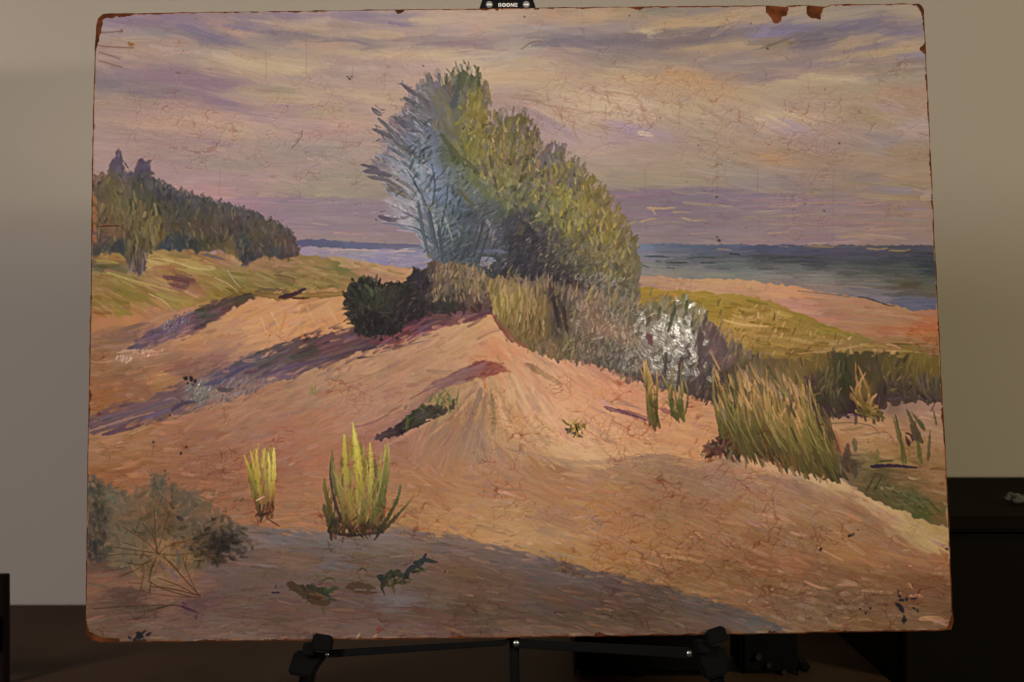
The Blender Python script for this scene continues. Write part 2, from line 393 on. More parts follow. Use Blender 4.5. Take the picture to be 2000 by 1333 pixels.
# ---------------------------------------------------------------- the picture: sky
SKY = Field('''205 45 8f7a8e,250 45 8c7688,330 42 86718a,300 66 8a8480,380 62 7d7183,430 78 787082,250 88 ad8d74,350 85 ab907c,470 62 b3917c,450 48 a08280,485 52 7c6f86,
215 60 9a8a86,230 112 a78c7c,340 100 aa9382,400 106 9d9184,470 118 bda783,490 130 bca47e,260 142 8e7880,340 148 8b7482,205 160 7d7478,420 163 85707f,300 178 84777c,290 168 8a7a80,450 203 877083,480 186 b09a84,
235 205 9a8570,340 212 a88e84,260 226 aa8a7d,300 238 b5987d,420 225 b1937f,420 245 b5987e,250 262 a08880,400 272 a38a82,470 258 b9a07e,330 298 98877f,300 320 a08781,260 300 a58780,450 325 988a7e,480 368 9c8580,400 350 a08784,420 372 a5807e,
560 30 84728a,600 28 a08888,640 38 a08890,620 50 a88e7a,560 52 aa9078,700 35 82728a,760 38 80728a,700 50 948078,800 42 ae977e,850 40 a9947e,790 48 80708a,600 74 857878,550 70 88787e,720 90 85767a,640 88 b28f78,850 86 80707a,930 88 857078,650 62 a88d7a,740 66 b29678,900 62 958284,920 45 a78c84,960 50 ac927e,980 28 b0957f,
540 96 a08e82,520 105 a58e78,540 124 b8a07c,590 138 bfa882,510 130 bba37c,680 118 a0887e,690 105 b09878,770 108 b79c7c,770 125 a48884,820 132 a68a86,700 160 a78a80,640 150 a08a80,550 180 a08c74,600 194 b79977,540 200 b0977a,560 213 9d8080,660 200 aa8a80,640 222 aa9275,700 188 b79a7d,850 105 b09a80,900 118 b59c80,870 160 ab8d80,960 148 bb9c78,980 200 a5877f,940 120 ac9c86,
560 240 af8d86,520 232 a58684,660 246 b79084,620 262 b08a84,690 230 b0907c,560 285 9d8b80,640 288 9a8b84,700 300 a28b82,600 335 a08982,660 350 99897a,560 368 9f8b78,640 372 9c8c76,530 350 a58884,700 360 9c8b7a,
560 398 907a80,700 410 8a7882,520 402 907a80,620 420 8e7a82,650 450 917c7e,740 440 907c80,600 455 94807c,780 390 968478,800 455 8c7b80,720 385 958578,
1000 30 aa927a,1080 32 b28b6c,1180 30 b2916f,1130 40 b58f70,1280 20 7e7a74,1240 22 98856e,1350 20 857a7a,1400 18 80767c,1450 30 b2916e,1480 20 a88f76,1350 38 ad8e72,1050 52 968890,1150 58 8c7f88,1210 50 94848a,1250 70 7b6d7c,1320 78 73677a,1080 84 766a7a,1130 82 786c7c,1200 86 756a78,1400 62 75697a,1380 75 73687a,1270 66 b8a586,1450 56 7f7078,1420 45 b0926e,1330 42 ae8f74,
1050 104 a28886,1120 100 a08684,1050 122 b59d80,1000 110 a59c8c,1030 95 a09688,1250 104 867980,1200 112 8f8078,1280 100 7e707c,1350 115 907f80,1450 108 907c7e,1440 90 a38a74,1390 92 ac9078,1050 150 ba9b7b,1150 138 a78b78,1160 112 96807a,1230 152 ba9c72,1260 140 a09084,1330 152 bc906a,1300 135 a8907e,1430 150 a08272,1480 148 8a7a80,1490 125 8c7c80,1400 130 8e7d80,
1100 178 b79c7e,1200 192 c4aa8c,1150 208 c0a588,1250 218 bfa488,1080 214 b99c82,1190 225 c2a78a,1350 214 b39a7a,1300 180 b0937a,1420 188 b89470,1400 165 b88f6e,1480 178 ad967a,1020 218 a0838a,1060 240 a0848c,1090 255 a58a92,1130 250 b59a84,1110 228 bb9f84,1180 268 aa8e90,1240 262 9f86a0,1350 248 a89180,1300 270 a58a80,1450 258 a88e80,1400 235 b49a80,1100 300 a98e84,1160 300 ac9084,1250 300 a78c7c,1400 310 a58a76,1330 285 a48a7c,1480 300 a58a74,1440 230 a58c84,
1150 345 a58e7a,1120 365 9c8a76,1240 360 9a8a76,1300 348 a58c74,1380 362 9f8676,1200 380 826f7c,1300 385 836f7c,1400 388 806e80,1250 430 85727c,1350 440 85707a,1450 428 85727a,1400 460 88777a,1200 410 85727c,1260 465 86757c,1470 360 8f7f80,1480 345 958480,
1550 18 a28b74,1590 28 a08c76,1620 22 9c8a74,1690 18 8c8280,1750 30 9a8872,1785 25 a48c70,1650 30 9a8c78,1540 58 73688c,1510 62 7a70a0,1600 72 6f6470,1580 78 6a6068,1650 58 6f6680,1700 48 6f6582,1740 46 7a6c7c,1690 68 a58b74,1760 62 75687c,1780 66 74688a,1680 80 a78c70,1530 86 8a7a62,1570 92 75677c,1650 92 a78b70,1750 82 b3926c,1790 75 a88c70,1720 84 7b6c78,1690 94 806f7a,1620 108 98807a,1650 112 8c7878,1700 106 b4976e,1640 118 ad9478,1780 100 ae906c,1530 108 a0846e,1550 128 8c7878,1580 126 8a7680,1700 124 8c7872,1790 122 86756c,1790 106 80788c,
1600 154 b9a47c,1560 158 b5a080,1660 156 b39e80,1720 156 9c8c7c,1550 148 9a7f7c,1640 140 a08470,1740 140 8f7c6c,1770 152 9c8a74,1600 178 a78d74,1680 175 a5906f,1750 182 a88468,1790 190 a8836a,1560 208 a78c7c,1500 226 bfa282,1530 242 c4a682,1580 228 bfa284,1545 250 a890a0,1620 250 a38c80,1740 213 a88e8a,1780 245 a58e88,1700 226 a58d68,1790 215 a58468,1720 275 8c8280,1600 280 a0877e,1660 270 a28a80,1550 310 a08470,1520 310 b8885e,1700 322 a08570,1790 300 9a7f62,1600 340 9a8278,1700 345 8c7c78,1780 345 977f5e,1760 352 9a8050,1540 360 877880,1650 362 94806a,1640 385 887678,1750 372 857680,1550 395 98806c,1550 425 8b7676,1650 430 8e7870,1690 445 8c7878,1750 432 8a7468,1800 400 8c7560,1760 390 9a8060,1600 462 87747c,1680 470 84727c,1750 465 83706e,1820 460 907564''', 1.0, 3.2, 1.8, 30)
SKYP = poly('150 0,1870 0,1870 485,150 500')
fill(SKYP, SKY, 0, 0, gl=.12)
sflow = Flow('''230 50 8,400 60 16,480 60 10,300 130 3,300 170 6,450 190 14,300 240 8,350 300 5,600 40 2,700 80 6,560 130 12,620 200 5,600 260 4,700 330 3,600 400 1,850 60 -2,860 90 -3,950 150 -5,1050 90 -4,1250 60 -8,1300 90 4,1400 60 -14,1150 110 14,1300 140 6,1480 110 -4,1200 200 10,1080 250 28,1280 230 18,1420 250 24,1250 300 2,1300 390 2,1550 90 -18,1650 60 -10,1700 100 -12,1780 80 -6,1600 155 0,1700 130 -3,1550 240 24,1720 220 18,1650 300 3,1700 400 2,1550 420 0,1800 300 0''')
many(SKYP, 2600, SKY, sflow, (60, 150), (9, 20), .012, (.35, .8), .5, .5, .12, hue=.007, spread=5, bend=3)
many(SKYP, 3000, SKY, sflow, (26, 80), (5, 13), .014, (.25, .6), .7, .6, .12, ['b08a7c', 'bda283', '8c7a8c', '96897c', 'b28f78', 'a58584', '9c8c84'], .2, spread=6, hue=.008)
# cloud bars and streaks that can be picked out
for a in '''228 45,290 42,340 46,370 58|9|7f6b86|.55;350 52,390 62,430 76,470 84|11|75698a|.75;375 66,420 78,470 80|6|6f6a80|.5;300 64,330 68,370 72|6|7f7f86|.5;440 50,480 58,500 64|9|74688a|.7;455 62,490 66,520 72|6|bd977a|.55;
205 160,260 158,320 160|10|857480|.45;270 140,340 142,420 152,480 164|9|84707f|.5;330 172,400 185,440 200,500 212|10|806c82|.6;250 178,330 180,400 178|6|7c7478|.4;455 115,490 120,530 134|9|c2aa80|.7;450 128,500 144,560 150|6|ae9a7e|.5;262 236,320 246,400 258|5|c0a27c|.6;300 244,380 260,440 262|3|b59882|.5;
535 28,570 32,610 32,655 30|10|7b6a86|.6;690 30,760 32,830 30|8|7c6e8a|.6;690 40,780 38|5|85768c|.6;760 47,790 50,815 52|6|70648a|.75;800 40,850 38|7|b8a27e|.5;700 50,740 56,800 60|6|8f8090|.5;
500 62,560 66,620 74,680 78,725 92|6|7d7080|.7;620 84,660 80,700 84,728 94|4|786878|.7;560 90,640 87,700 88|7|b8937a|.6;815 88,860 84,920 87,945 90|6|796876|.75;850 84,900 82,930 86|3|6f5f6e|.6;
505 118,560 130,600 148|9|c2aa80|.65;500 140,540 142,590 150|5|b09c80|.5;500 178,550 184,600 186|6|8a8070|.4;520 186,580 190,640 198|7|bc9c78|.55;500 212,560 208,620 214|6|957a84|.5;690 185,740 194,790 206|5|c2a680|.6;560 232,620 244,700 250|8|ba9488|.45;500 258,560 262|3|bd9c78|.5;610 275,660 280,700 276|5|b88f82|.5;
1040 88,1090 84,1150 86,1220 80,1280 88,1330 98|13|73677a|.7;1180 76,1240 74,1300 66,1370 60,1420 66,1470 56|13|72667a|.7;1220 84,1300 90,1370 82,1430 68|12|70657a|.6;1320 96,1380 92,1440 82,1480 74|3|ad9276|.6;1255 62,1275 66,1295 62|8|bca988|.8;1265 70,1278 74|5|bca988|.7;1260 58,1300 52,1370 48,1420 42|5|b29476|.5;
1090 98,1140 112,1190 124|4|8e7680|.55;1280 104,1340 104,1400 104,1480 100|3|8c7a84|.5;1150 146,1200 152,1250 158|4|c4a482|.6;1200 150,1260 160,1330 168|4|b99a78|.5;1290 148,1350 152,1400 160|7|c2936a|.55;1380 112,1440 118,1490 110|6|857684|.4;
1100 188,1150 192,1200 196,1240 205|14|c6ac8e|.55;1130 210,1180 214,1230 214|14|c4aa8c|.5;1250 196,1300 206,1350 222|10|baa084|.5;1010 214,1050 234,1090 250,1130 262|9|9a7f90|.6;1090 250,1125 262|3|b59ab0|.5;1225 258,1255 270,1285 280|9|9a80a0|.55;1248 261,1278 267|8|d6bc98|.9;1400 215,1440 228,1480 240|7|bda284|.5;1420 238,1460 248|7|a08894|.4;1475 234,1500 238|6|d0b48e|.8;
1500 66,1550 60,1600 62|9|716894|.7;1510 56,1560 54,1640 60,1710 52|8|6c6280|.7;1560 76,1620 70,1680 62,1730 50|14|6a6074|.75;1550 92,1600 86,1650 76|8|6e6276|.6;1640 44,1700 38,1740 36,1775 37|4|71658a|.7;1500 96,1530 84,1570 68|8|857862|.6;1640 92,1700 84,1770 68|7|a9906f|.6;1720 66,1760 60,1806 66|6|74698a|.6;1650 104,1700 92,1760 80,1800 70|9|7c6c80|.55;1620 116,1700 104,1780 94,1806 92|8|b3956c|.55;1620 122,1700 116,1760 110,1804 106|4|80748a|.55;1530 128,1580 124,1640 122|8|897484|.5;1560 152,1610 152,1670 158|12|bda980|.7;1510 158,1560 158|5|b5a080|.5;1680 162,1740 158,1800 154|5|a59a80|.4;
1498 224,1520 236,1545 248|6|d2b48c|.8;1530 218,1560 228,1595 242|6|cdb08c|.8;1545 240,1575 255,1590 268|9|a790a6|.5;1715 208,1745 214,1765 224|9|ab90a0|.45;1720 194,1770 208,1805 222|3|8f6a5c|.4;1640 352,1720 352,1800 360|4|8c7880|.5;1500 312,1540 314|4|c08a5a|.6'''.replace('\n', '').split(';'):
    p, w, c, al = a.split('|')
    P_ = poly(p); line(P_, float(w) * 1.25, c, float(al) * .72, dry=.7, w2=float(w) * .7, br=1.2, th=.6, edge=2.2, wob=.6)
mute(.80, (.004, .003, -.006))
# lavender band low over the water
BAND = Field('''500 395 907a82,600 400 8e7a84,700 405 8a7886,800 410 8c7a84,550 430 8f7a84,650 440 8d7a84,750 445 8f7c84,600 460 967f80,700 462 957f80,800 462 917d80,1180 378 826f7e,1250 385 836f7e,1320 382 826f80,1400 385 806e82,1500 380 857684,1600 390 887880,1200 410 85727e,1300 410 846f7c,1400 415 84707e,1250 440 86747e,1350 445 86727c,1450 440 86747c,1240 468 8c7a7e,1400 470 8c797c,1550 450 887478,1700 440 8a7570,1800 440 8a7468,1600 470 86737a,1750 472 83706c''', 1, 2.5)
BP = poly('380 398,450 392,560 386,650 386,760 398,830 400,830 470,580 470,560 445,500 420,440 405')
fill(BP, BAND, 6, 3, gl=.12, alpha=.8)
BP2 = poly('1175 372,1240 376,1330 370,1400 368,1500 380,1600 385,1835 400,1840 485,1230 485')
fill(BP2, BAND, 5, 3, gl=.12, alpha=.75)
many(BP, 160, BAND, 1, (30, 110), (5, 12), .014, (.35, .8), .5, .5, .12, spread=3)
many(BP2, 420, BAND, 0, (30, 120), (4, 10), .014, (.35, .8), .6, .5, .12, ['a88a76', '9c8070', '7d6c82'], .12, spread=3)
for a in '''1265 407,1290 408,1318 406|8|c49f72|.9;1276 410,1281 418|6|c29d70|.8;1314 416,1335 415,1352 414|5|b8966e|.8;1250 436,1268 430,1284 426|5|b8946c|.8;1330 424,1352 430,1382 431|5|bf9b72|.85;1314 434,1336 434|3|b08c70|.7;1314 373,1350 378,1372 380|5|a5897a|.7;1358 376,1390 380,1416 382|5|a88c7a|.7;1425 390,1450 391|3|b08e74|.6;1352 457,1382 456|3|b09070|.6;1180 385,1205 386|3|b09880|.6;1462 463,1486 464|4|a08560|.5;
612 438,648 440|2|c49c80|.8;655 455,680 454|3|c09a7c|.8;690 459,705 459|2|c09a7c|.7;690 417,702 416|2|c4a082|.7;728 415,736 414|2|c4a082|.6;710 464,720 465|2|b8927c|.6;632 358,660 356|2|bf9080|.6;670 361,686 360|2|bf9080|.5;
1495 365,1540 366,1570 366|3|b08e70|.6;1560 398,1610 396,1660 398|3|b89068|.7;1500 405,1550 406|3|b08c70|.5;1640 395,1690 400,1730 398|3|b08c6c|.5;1710 400,1730 394|3|b89470|.5;1690 450,1730 448,1760 446|4|b08a5e|.65;1640 464,1690 462|4|ad8862|.6;1500 456,1540 455|3|b89468|.7;1670 436,1730 438|3|a58468|.5;1790 372,1806 374|3|c09872|.7;1730 386,1780 388,1810 386|6|a08662|.5;1750 352,1780 350|10|9a8052|.5;1760 360,1810 370|3|6f5f60|.5'''.replace('\n', '').split(';'):
    p, w, c, al = a.split('|')
    line(poly(p), float(w) * .9, c, float(al) * .72, w2=float(w) * .6, dry=.5, wob=.7, th=.7)
# ---------------------------------------------------------------- water, far shore, beach, meadows
FAR = Field('585 472 5c5c70,640 473 5c5e72,700 477 62647a,780 480 6a6a7a,830 482 70707c')
WL = Field('''590 488 948a8c,640 492 968c8c,700 497 928a8c,780 495 8c8690,830 495 868290,660 505 8f8a8c,740 508 848094,800 512 8a8690,830 515 827e8c,860 505 7f7c86,960 508 8a8a94''', 1, 2)
fill(poly('578 470,620 467,680 474,760 480,860 482,990 480,990 530,860 530,760 520,680 508,640 500,588 498'), WL, 3, 1, gl=.25)
fill(poly('578 470,620 467,680 473,760 477,850 478,850 487,760 488,680 486,582 482'), FAR, 2, 1, gl=.2)
many(poly('585 490,700 490,850 488,850 520,760 518,640 502'), 130, WL, 1, (20, 60), (3, 6), .02, (.4, .8), .4, .7, .25, ['a8988e', '7a7a90'], .2, spread=3)
for p in ('640 489,700 489,740 490', '760 491,810 491'): line(poly(p), 2.5, 'b8a090', .7)
line(poly('610 470,680 474,760 479,840 481'), 4, '62627a', .6)
WR = Field('''1245 482 6a7384,1300 481 5c6678,1350 484 5a6272,1430 482 596074,1520 484 4c5468,1600 482 5a5a5c,1700 482 55565c,1820 483 4c4c50,1260 495 757680,1300 498 6c6c76,1400 492 585d6c,1500 490 4d5264,1600 492 4b4c60,1700 494 474858,1790 497 45444e,1825 500 363e46,1260 505 75757a,1330 505 62646a,1400 503 54585c,1500 505 464c50,1600 506 44484e,1750 506 3f4448,1825 512 343c40,1260 518 77786f,1320 516 6a6d6a,1400 518 5c6462,1500 517 525856,1600 518 484e50,1700 520 434a4c,1820 528 3a4246,1260 530 7f7b74,1350 530 76756f,1450 528 67706a,1550 530 646a64,1650 532 555a54,1750 532 4a4f4c,1820 535 3a4344,1300 540 867f72,1400 541 7e7c72,1500 541 787a72,1600 542 707068,1700 545 5e6058,1780 548 56584e,1820 548 50544c,1500 550 80786c,1600 553 7a7670,1700 556 686660,1780 558 504c40,1820 562 5c5c4a,1600 562 807468,1700 572 6c686a,1760 575 56504c,1820 578 565248,1720 586 6e6a6c,1770 585 5a5c6a,1820 590 56586a,1790 600 5c5e6c''', 1, 2.4, 2)
fill(poly('1235 477,1300 476,1400 478,1550 479,1700 479,1840 480,1845 606,1780 608,1760 602,1700 588,1620 575,1540 562,1450 550,1350 548,1235 540'), WR, 2, 1, gl=.25)
WRP = poly('1240 482,1835 484,1838 598,1780 600,1700 582,1560 560,1450 546,1240 536')
many(WRP, 900, WR, 1, (25, 90), (3, 7), .016, (.4, .85), .5, .6, .25, spread=2)
for a in '''1400 486,1415 488,1430 490|4|8c7c6a|.6;1522 483,1540 482|3|8a7a64|.5;1570 482,1600 483,1630 484|4|86744e|.6;1590 480,1610 479|2|867248|.5;1692 486,1715 487,1735 485|4|8c7c58|.6;1735 490,1760 490,1780 488|4|907e58|.6;1680 480,1720 479,1760 480|2|80705c|.6;1600 527,1700 528|2|6f7468|.5;1690 549,1720 546|2|8a8068|.5;1550 537,1620 538|2|8a8878|.5;1640 560,1700 562|3|8a7a62|.4;1760 556,1800 554|6|4c4838|.5;1740 563,1790 560|5|56493c|.5'''.replace('\n', '').split(';'):
    p, w, c, al = a.split('|'); line(poly(p), float(w), c, float(al), dry=.3, wob=.5)
for a in '1260 502,1290 500,1310 502|3;1300 512,1320 514,1345 512|3;1340 506,1370 502,1400 506|3;1370 514,1395 516|3;1278 511,1290 516|2;1255 518,1268 522|2;1300 525,1318 527|2;1425 496,1445 498|4;1500 506,1540 502,1600 505|4;1510 512,1560 510|3'.split(';'):
    p, w = a.split('|'); line(poly(p), float(w), '38423f', .65, wob=1)
BEACH = Field('''1245 545 a5866e,1300 556 b38a6c,1340 552 b48f72,1400 558 b58c6c,1470 560 b58d6a,1520 566 ba8c66,1560 578 b88a64,1600 590 a07a62,1650 592 a07a60,1700 600 9c7658,1740 612 9c7656,1820 612 9c6a4e,1550 590 a87c6c,1620 612 987260,1700 618 97745a,1760 635 9a7254,1830 640 a26440,1790 645 a0623e,1720 648 98684a,1650 640 9a7050,1680 665 95714e,1760 672 8a6c48,1830 665 946440,1580 600 a8796a,1640 625 9c7058,1480 575 ac8268,1400 570 b08666,1300 565 b08668,660 512 a58a60,700 515 b08e6c,740 522 b38e68,800 532 ba9268,800 545 b08a64,740 545 a87e68,700 532 a08058,830 530 a88868''', 1, 1.8)
fill(poly('1235 537,1350 545,1450 547,1550 560,1620 573,1700 586,1760 601,1782 608,1845 604,1848 700,1690 690,1560 640,1480 590,1235 572'), BEACH, 3, 1, gl=.1)
many(poly('1240 545,1450 553,1620 580,1760 608,1838 612,1840 680,1690 675,1500 590,1240 565'), 420, BEACH, 6, (20, 80), (4, 10), .018, (.4, .85), .5, .7, .1, ['b58468', '94725e', 'ab6c48'], .12, spread=4)
fill(poly('640 500,700 508,760 520,850 530,850 600,700 570,640 545'), BEACH, 3, 1, gl=.1)
many(poly('650 505,760 525,840 535,840 560,700 545'), 90, BEACH, 8, (20, 50), (4, 8), .02, (.4, .85), .5, .7, .1, ['a07050', '8a7040'], .15)
line(poly('1675 583,1700 588,1730 596,1745 596'), 3, '3c3a34', .7, wob=1)
line(poly('1560 570,1620 574,1660 580'), 2.5, '565450', .5, wob=1)
line(poly('1720 642,1780 644,1836 640'), 9, 'a25f3a', .6, dry=.6)
MEADR = Field('''1260 570 937a2c,1290 572 9a8030,1350 576 967c34,1420 578 957e38,1300 590 8e7630,1260 595 8a7434,1380 592 8f7c30,1450 596 917a34,1300 610 84703a,1420 610 8f7830,1500 600 8f7a38,1560 620 86762e,1620 640 7f722c,1670 652 7d7034,1450 632 a58c4a,1400 640 957a34,1500 630 927c3a,1580 650 8a7638,1400 660 937a36,1450 665 997f40,1520 672 8a763a,1600 672 8a733c,1650 678 887040,1700 690 786836,1780 692 74642e,1830 682 826240,1740 680 8a6c40,1400 690 7c6834,1470 700 74642f,1550 700 776630,1620 705 66582c,1700 710 5a5028,1800 715 625426,1830 730 5a4a2a''', 1, 2)
fill(poly('1235 560,1290 564,1400 574,1470 578,1510 590,1560 610,1610 634,1680 654,1700 668,1845 672,1845 800,1500 760,1300 720,1230 600'), MEADR, 4, 1, gl=.25)
many(poly('1240 565,1400 578,1500 592,1610 640,1690 668,1840 680,1840 730,1500 740,1300 640,1240 600'), 700, MEADR, Flow('1280 580 4,1450 600 8,1550 640 12,1700 690 4,1450 680 5'), (16, 55), (4, 9), .03, (.5, .95), .5, 1, .3, ['a58c45', '6f6426', '9c8a3c'], .2, spread=7)
many(poly('1400 590,1500 600,1600 645,1680 660,1690 700,1420 690'), 160, MEADR, -62, (8, 18), (2, 4), .05, (.5, .9), .3, 1, .35, ['b8a060', '5a5428'], .4, spread=14)
for a in '1412 625,1450 634,1500 640|5|c0a868|.7;1560 690,1640 684,1700 672|4|a88a58|.5;1700 668,1770 670,1838 680|3|967050|.6;1600 640,1650 650,1680 658|4|8a7c28|.7'.split(';'):
    p, w, c, al = a.split('|'); line(poly(p), float(w), c, float(al), dry=.6, wob=1)
MEADL = Field('''185 495 7c6038,205 500 8e6a3e,230 505 8c6e3c,195 520 5c5c40,235 525 665f42,190 545 847438,240 548 8a7c40,200 562 8a6c40,240 570 786c2e,280 575 7c7030,220 585 82682e,260 590 7c6c2a,195 600 85703c,240 612 887030,300 500 8a7840,340 508 90803e,300 512 a09050,380 522 968848,420 532 86803c,460 540 7c7a3c,330 530 88683e,310 540 8c6c44,350 500 7f7040,400 505 84683f,440 515 8c7050,345 548 6c4840,360 558 66463e,400 548 867038,440 555 867a3a,470 570 7c702c,420 575 82702e,380 570 96704c,340 565 8a6648,300 560 94784a,330 580 8c7c3c,360 590 8c7c34,350 605 8a7838,410 600 847636,450 590 78702c,490 560 84783a,480 530 8c7c48,510 520 8c7648,540 512 92784a,520 545 847a3a,560 545 78703c,560 560 7c7838,600 540 86783e,640 530 8e7a44,610 520 8c7844,660 528 6a6c38,690 538 7a6e40,620 560 7c6e34,560 575 6f6234,640 575 6c5c30,690 555 8a7244,250 620 a8764f,300 605 a5724f,310 620 a06c4a,210 625 a2704c,190 610 96683f,270 600 947244,480 580 5f5830''', 1, 1.7)
fill(poly('160 485,300 485,480 500,590 495,640 505,700 535,760 570,700 590,560 585,440 620,300 650,160 660'), MEADL, 5, 1, gl=.3)
many(poly('170 492,480 500,600 502,690 540,700 570,560 572,460 585,340 620,170 610'), 800, MEADL, Flow('200 520 12,250 580 28,350 520 10,420 570 28,350 590 22,500 540 20,600 540 12,560 560 10,680 540 14,230 610 25'), (15, 50), (4, 9), .03, (.5, .95), .5, 1, .3, ['94883c', '6a6426', 'a08c50', '8a6442'], .2, spread=8)
for a in '300 506,340 512,380 522,420 530|4|a59a58|.7;210 536,260 548,310 562,350 574|4|a0904a|.7;190 560,240 566,280 584,310 600|6|74682a|.7;215 590,240 604,255 615|9|7c6a28|.8;320 540,350 543,365 548|9|5e4038|.8;330 556,350 562,368 560|6|63463c|.8;395 498,420 502,438 505|4|56525a|.8;290 575,320 590,340 610|3|c8a080|.5;610 522,650 526,700 532|4|64683a|.7;500 535,540 550,570 562|6|8a8a48|.6;470 545,500 560,520 570|5|74742e|.6;420 545,445 560,468 572|2|bcb08a|.5;445 530,460 550,470 562|2|c0ae90|.5'.split(';'):
    p, w, c, al = a.split('|'); line(poly(p), float(w), c, float(al), dry=.5, wob=1, th=1.1, gl=.4)
# ---------------------------------------------------------------- wood on the left
WOOD = Field('''225 305 605860,232 320 56505a,240 335 5a5458,275 318 58505c,290 320 5c5460,285 340 4e4a54,300 355 50504e,200 345 746050,215 360 5f5a3c,195 380 5a5440,230 385 66603e,250 375 605a48,210 410 66583a,200 430 6c5a3e,235 420 685e3c,240 440 665a3c,270 370 4e4e40,290 385 4c5040,320 375 42444a,350 388 484a4c,380 395 4e5050,265 400 545438,300 410 505238,330 410 4a4c3a,360 410 464a40,400 410 484a40,440 412 505048,480 420 565450,265 440 605a34,300 440 64603a,310 460 70643a,285 470 5c583a,260 480 5a543a,340 440 4c4838,380 440 504a38,420 440 4e4a3a,460 440 4c4640,500 435 565040,530 445 5a5444,340 470 3c4440,370 480 3c4240,330 482 384450,400 470 4c4c36,430 470 4a4838,450 480 605638,470 478 384446,480 500 40423e,500 460 54503a,520 480 4c4a40,550 470 5a4c3c,560 455 5c544a,575 480 5e5048,540 495 4c4e46,560 500 50483f,190 470 5c4a40,200 490 42443f,235 480 38403e,225 455 70583f,270 505 605446,265 525 5a4f48,280 525 544a48,430 500 6a5c38,450 495 70643c''', 1, 1)
WP = poly('165 345,205 338,216 334,224 312,231 293,238 314,246 334,262 342,268 330,275 312,281 318,292 318,292 334,304 348,316 360,345 372,378 384,402 388,440 400,472 408,502 420,530 430,556 446,574 464,584 486,588 500,560 505,520 503,498 512,480 518,460 500,430 490,390 493,340 490,300 487,284 505,278 534,258 528,246 510,236 492,165 500')
fill(WP, WOOD, 6, 2, gl=.22)
many(WP, 900, WOOD, 85, (8, 22), (4, 10), .028, (.3, .7), .6, .8, .22, ['3c4238', '6c6440', '5c5450'], .2, spread=28)
many(poly('250 380,310 400,318 460,290 490,280 535,262 530,245 480,235 420'), 160, WOOD, 92, (12, 34), (3, 7), .04, (.5, .9), .4, .9, .25, ['807448', '746a44', '4c4838'], .35, spread=12)
for i in range(230):                              # light and dark stems and leafage in the wood
    x = rng.uniform(190, 575); y = rng.uniform(350, 500)
    if not inside(WP, np.array([x]), np.array([y]))[0]: continue
    dab(x, y, np.radians(rng.normal(88, 20)), rng.uniform(8, 26), rng.uniform(2, 5), hx(['6a6644', '747048', '34382e', '7c7450', '464a3c', '625a48', '2e3632'][i % 7]), rng.uniform(.3, .7), dry=.7, th=.9, gl=.22)
for i in range(90):                               # ragged tops
    x = rng.uniform(310, 575); y = np.interp(x, [300, 345, 400, 470, 530, 560, 580], [348, 374, 388, 408, 430, 448, 470]) + rng.normal(2, 4)
    dab(x, y, np.radians(rng.normal(100, 30)), rng.uniform(6, 14), rng.uniform(3, 6), hx('50524e') + rng.normal(0, .03), .7, th=.8, gl=.2)
for a in '228 296,230 315,226 336|6;236 296,237 316,242 334|6;222 312,214 326|4;244 318,252 330|4;276 318,280 336|7;286 322,292 316,298 314|6;270 328,264 334|5;290 330,300 342|5;232 292,232 310|4'.split(';'):
    p, w = a.split('|'); line(poly(p), float(w), '554e5a', .85, w2=2, dry=.5)
for a in '262 500,266 520,272 536|3|4a4244;270 505,273 522,276 538|3|554c4c;280 505,279 520,277 536|3|7a7068;284 495,286 510|2|8a8070;255 495,258 512|3|3c3a3c;192 443,215 442,236 442|3|5c2c20'.split(';'):
    p, w, c = a.split('|'); line(poly(p), float(w), c, .8)
for y in (385, 405, 420, 440, 460): line([(184, y), (188, y + 14)], 8, 'a8683c', .55, dry=.5)
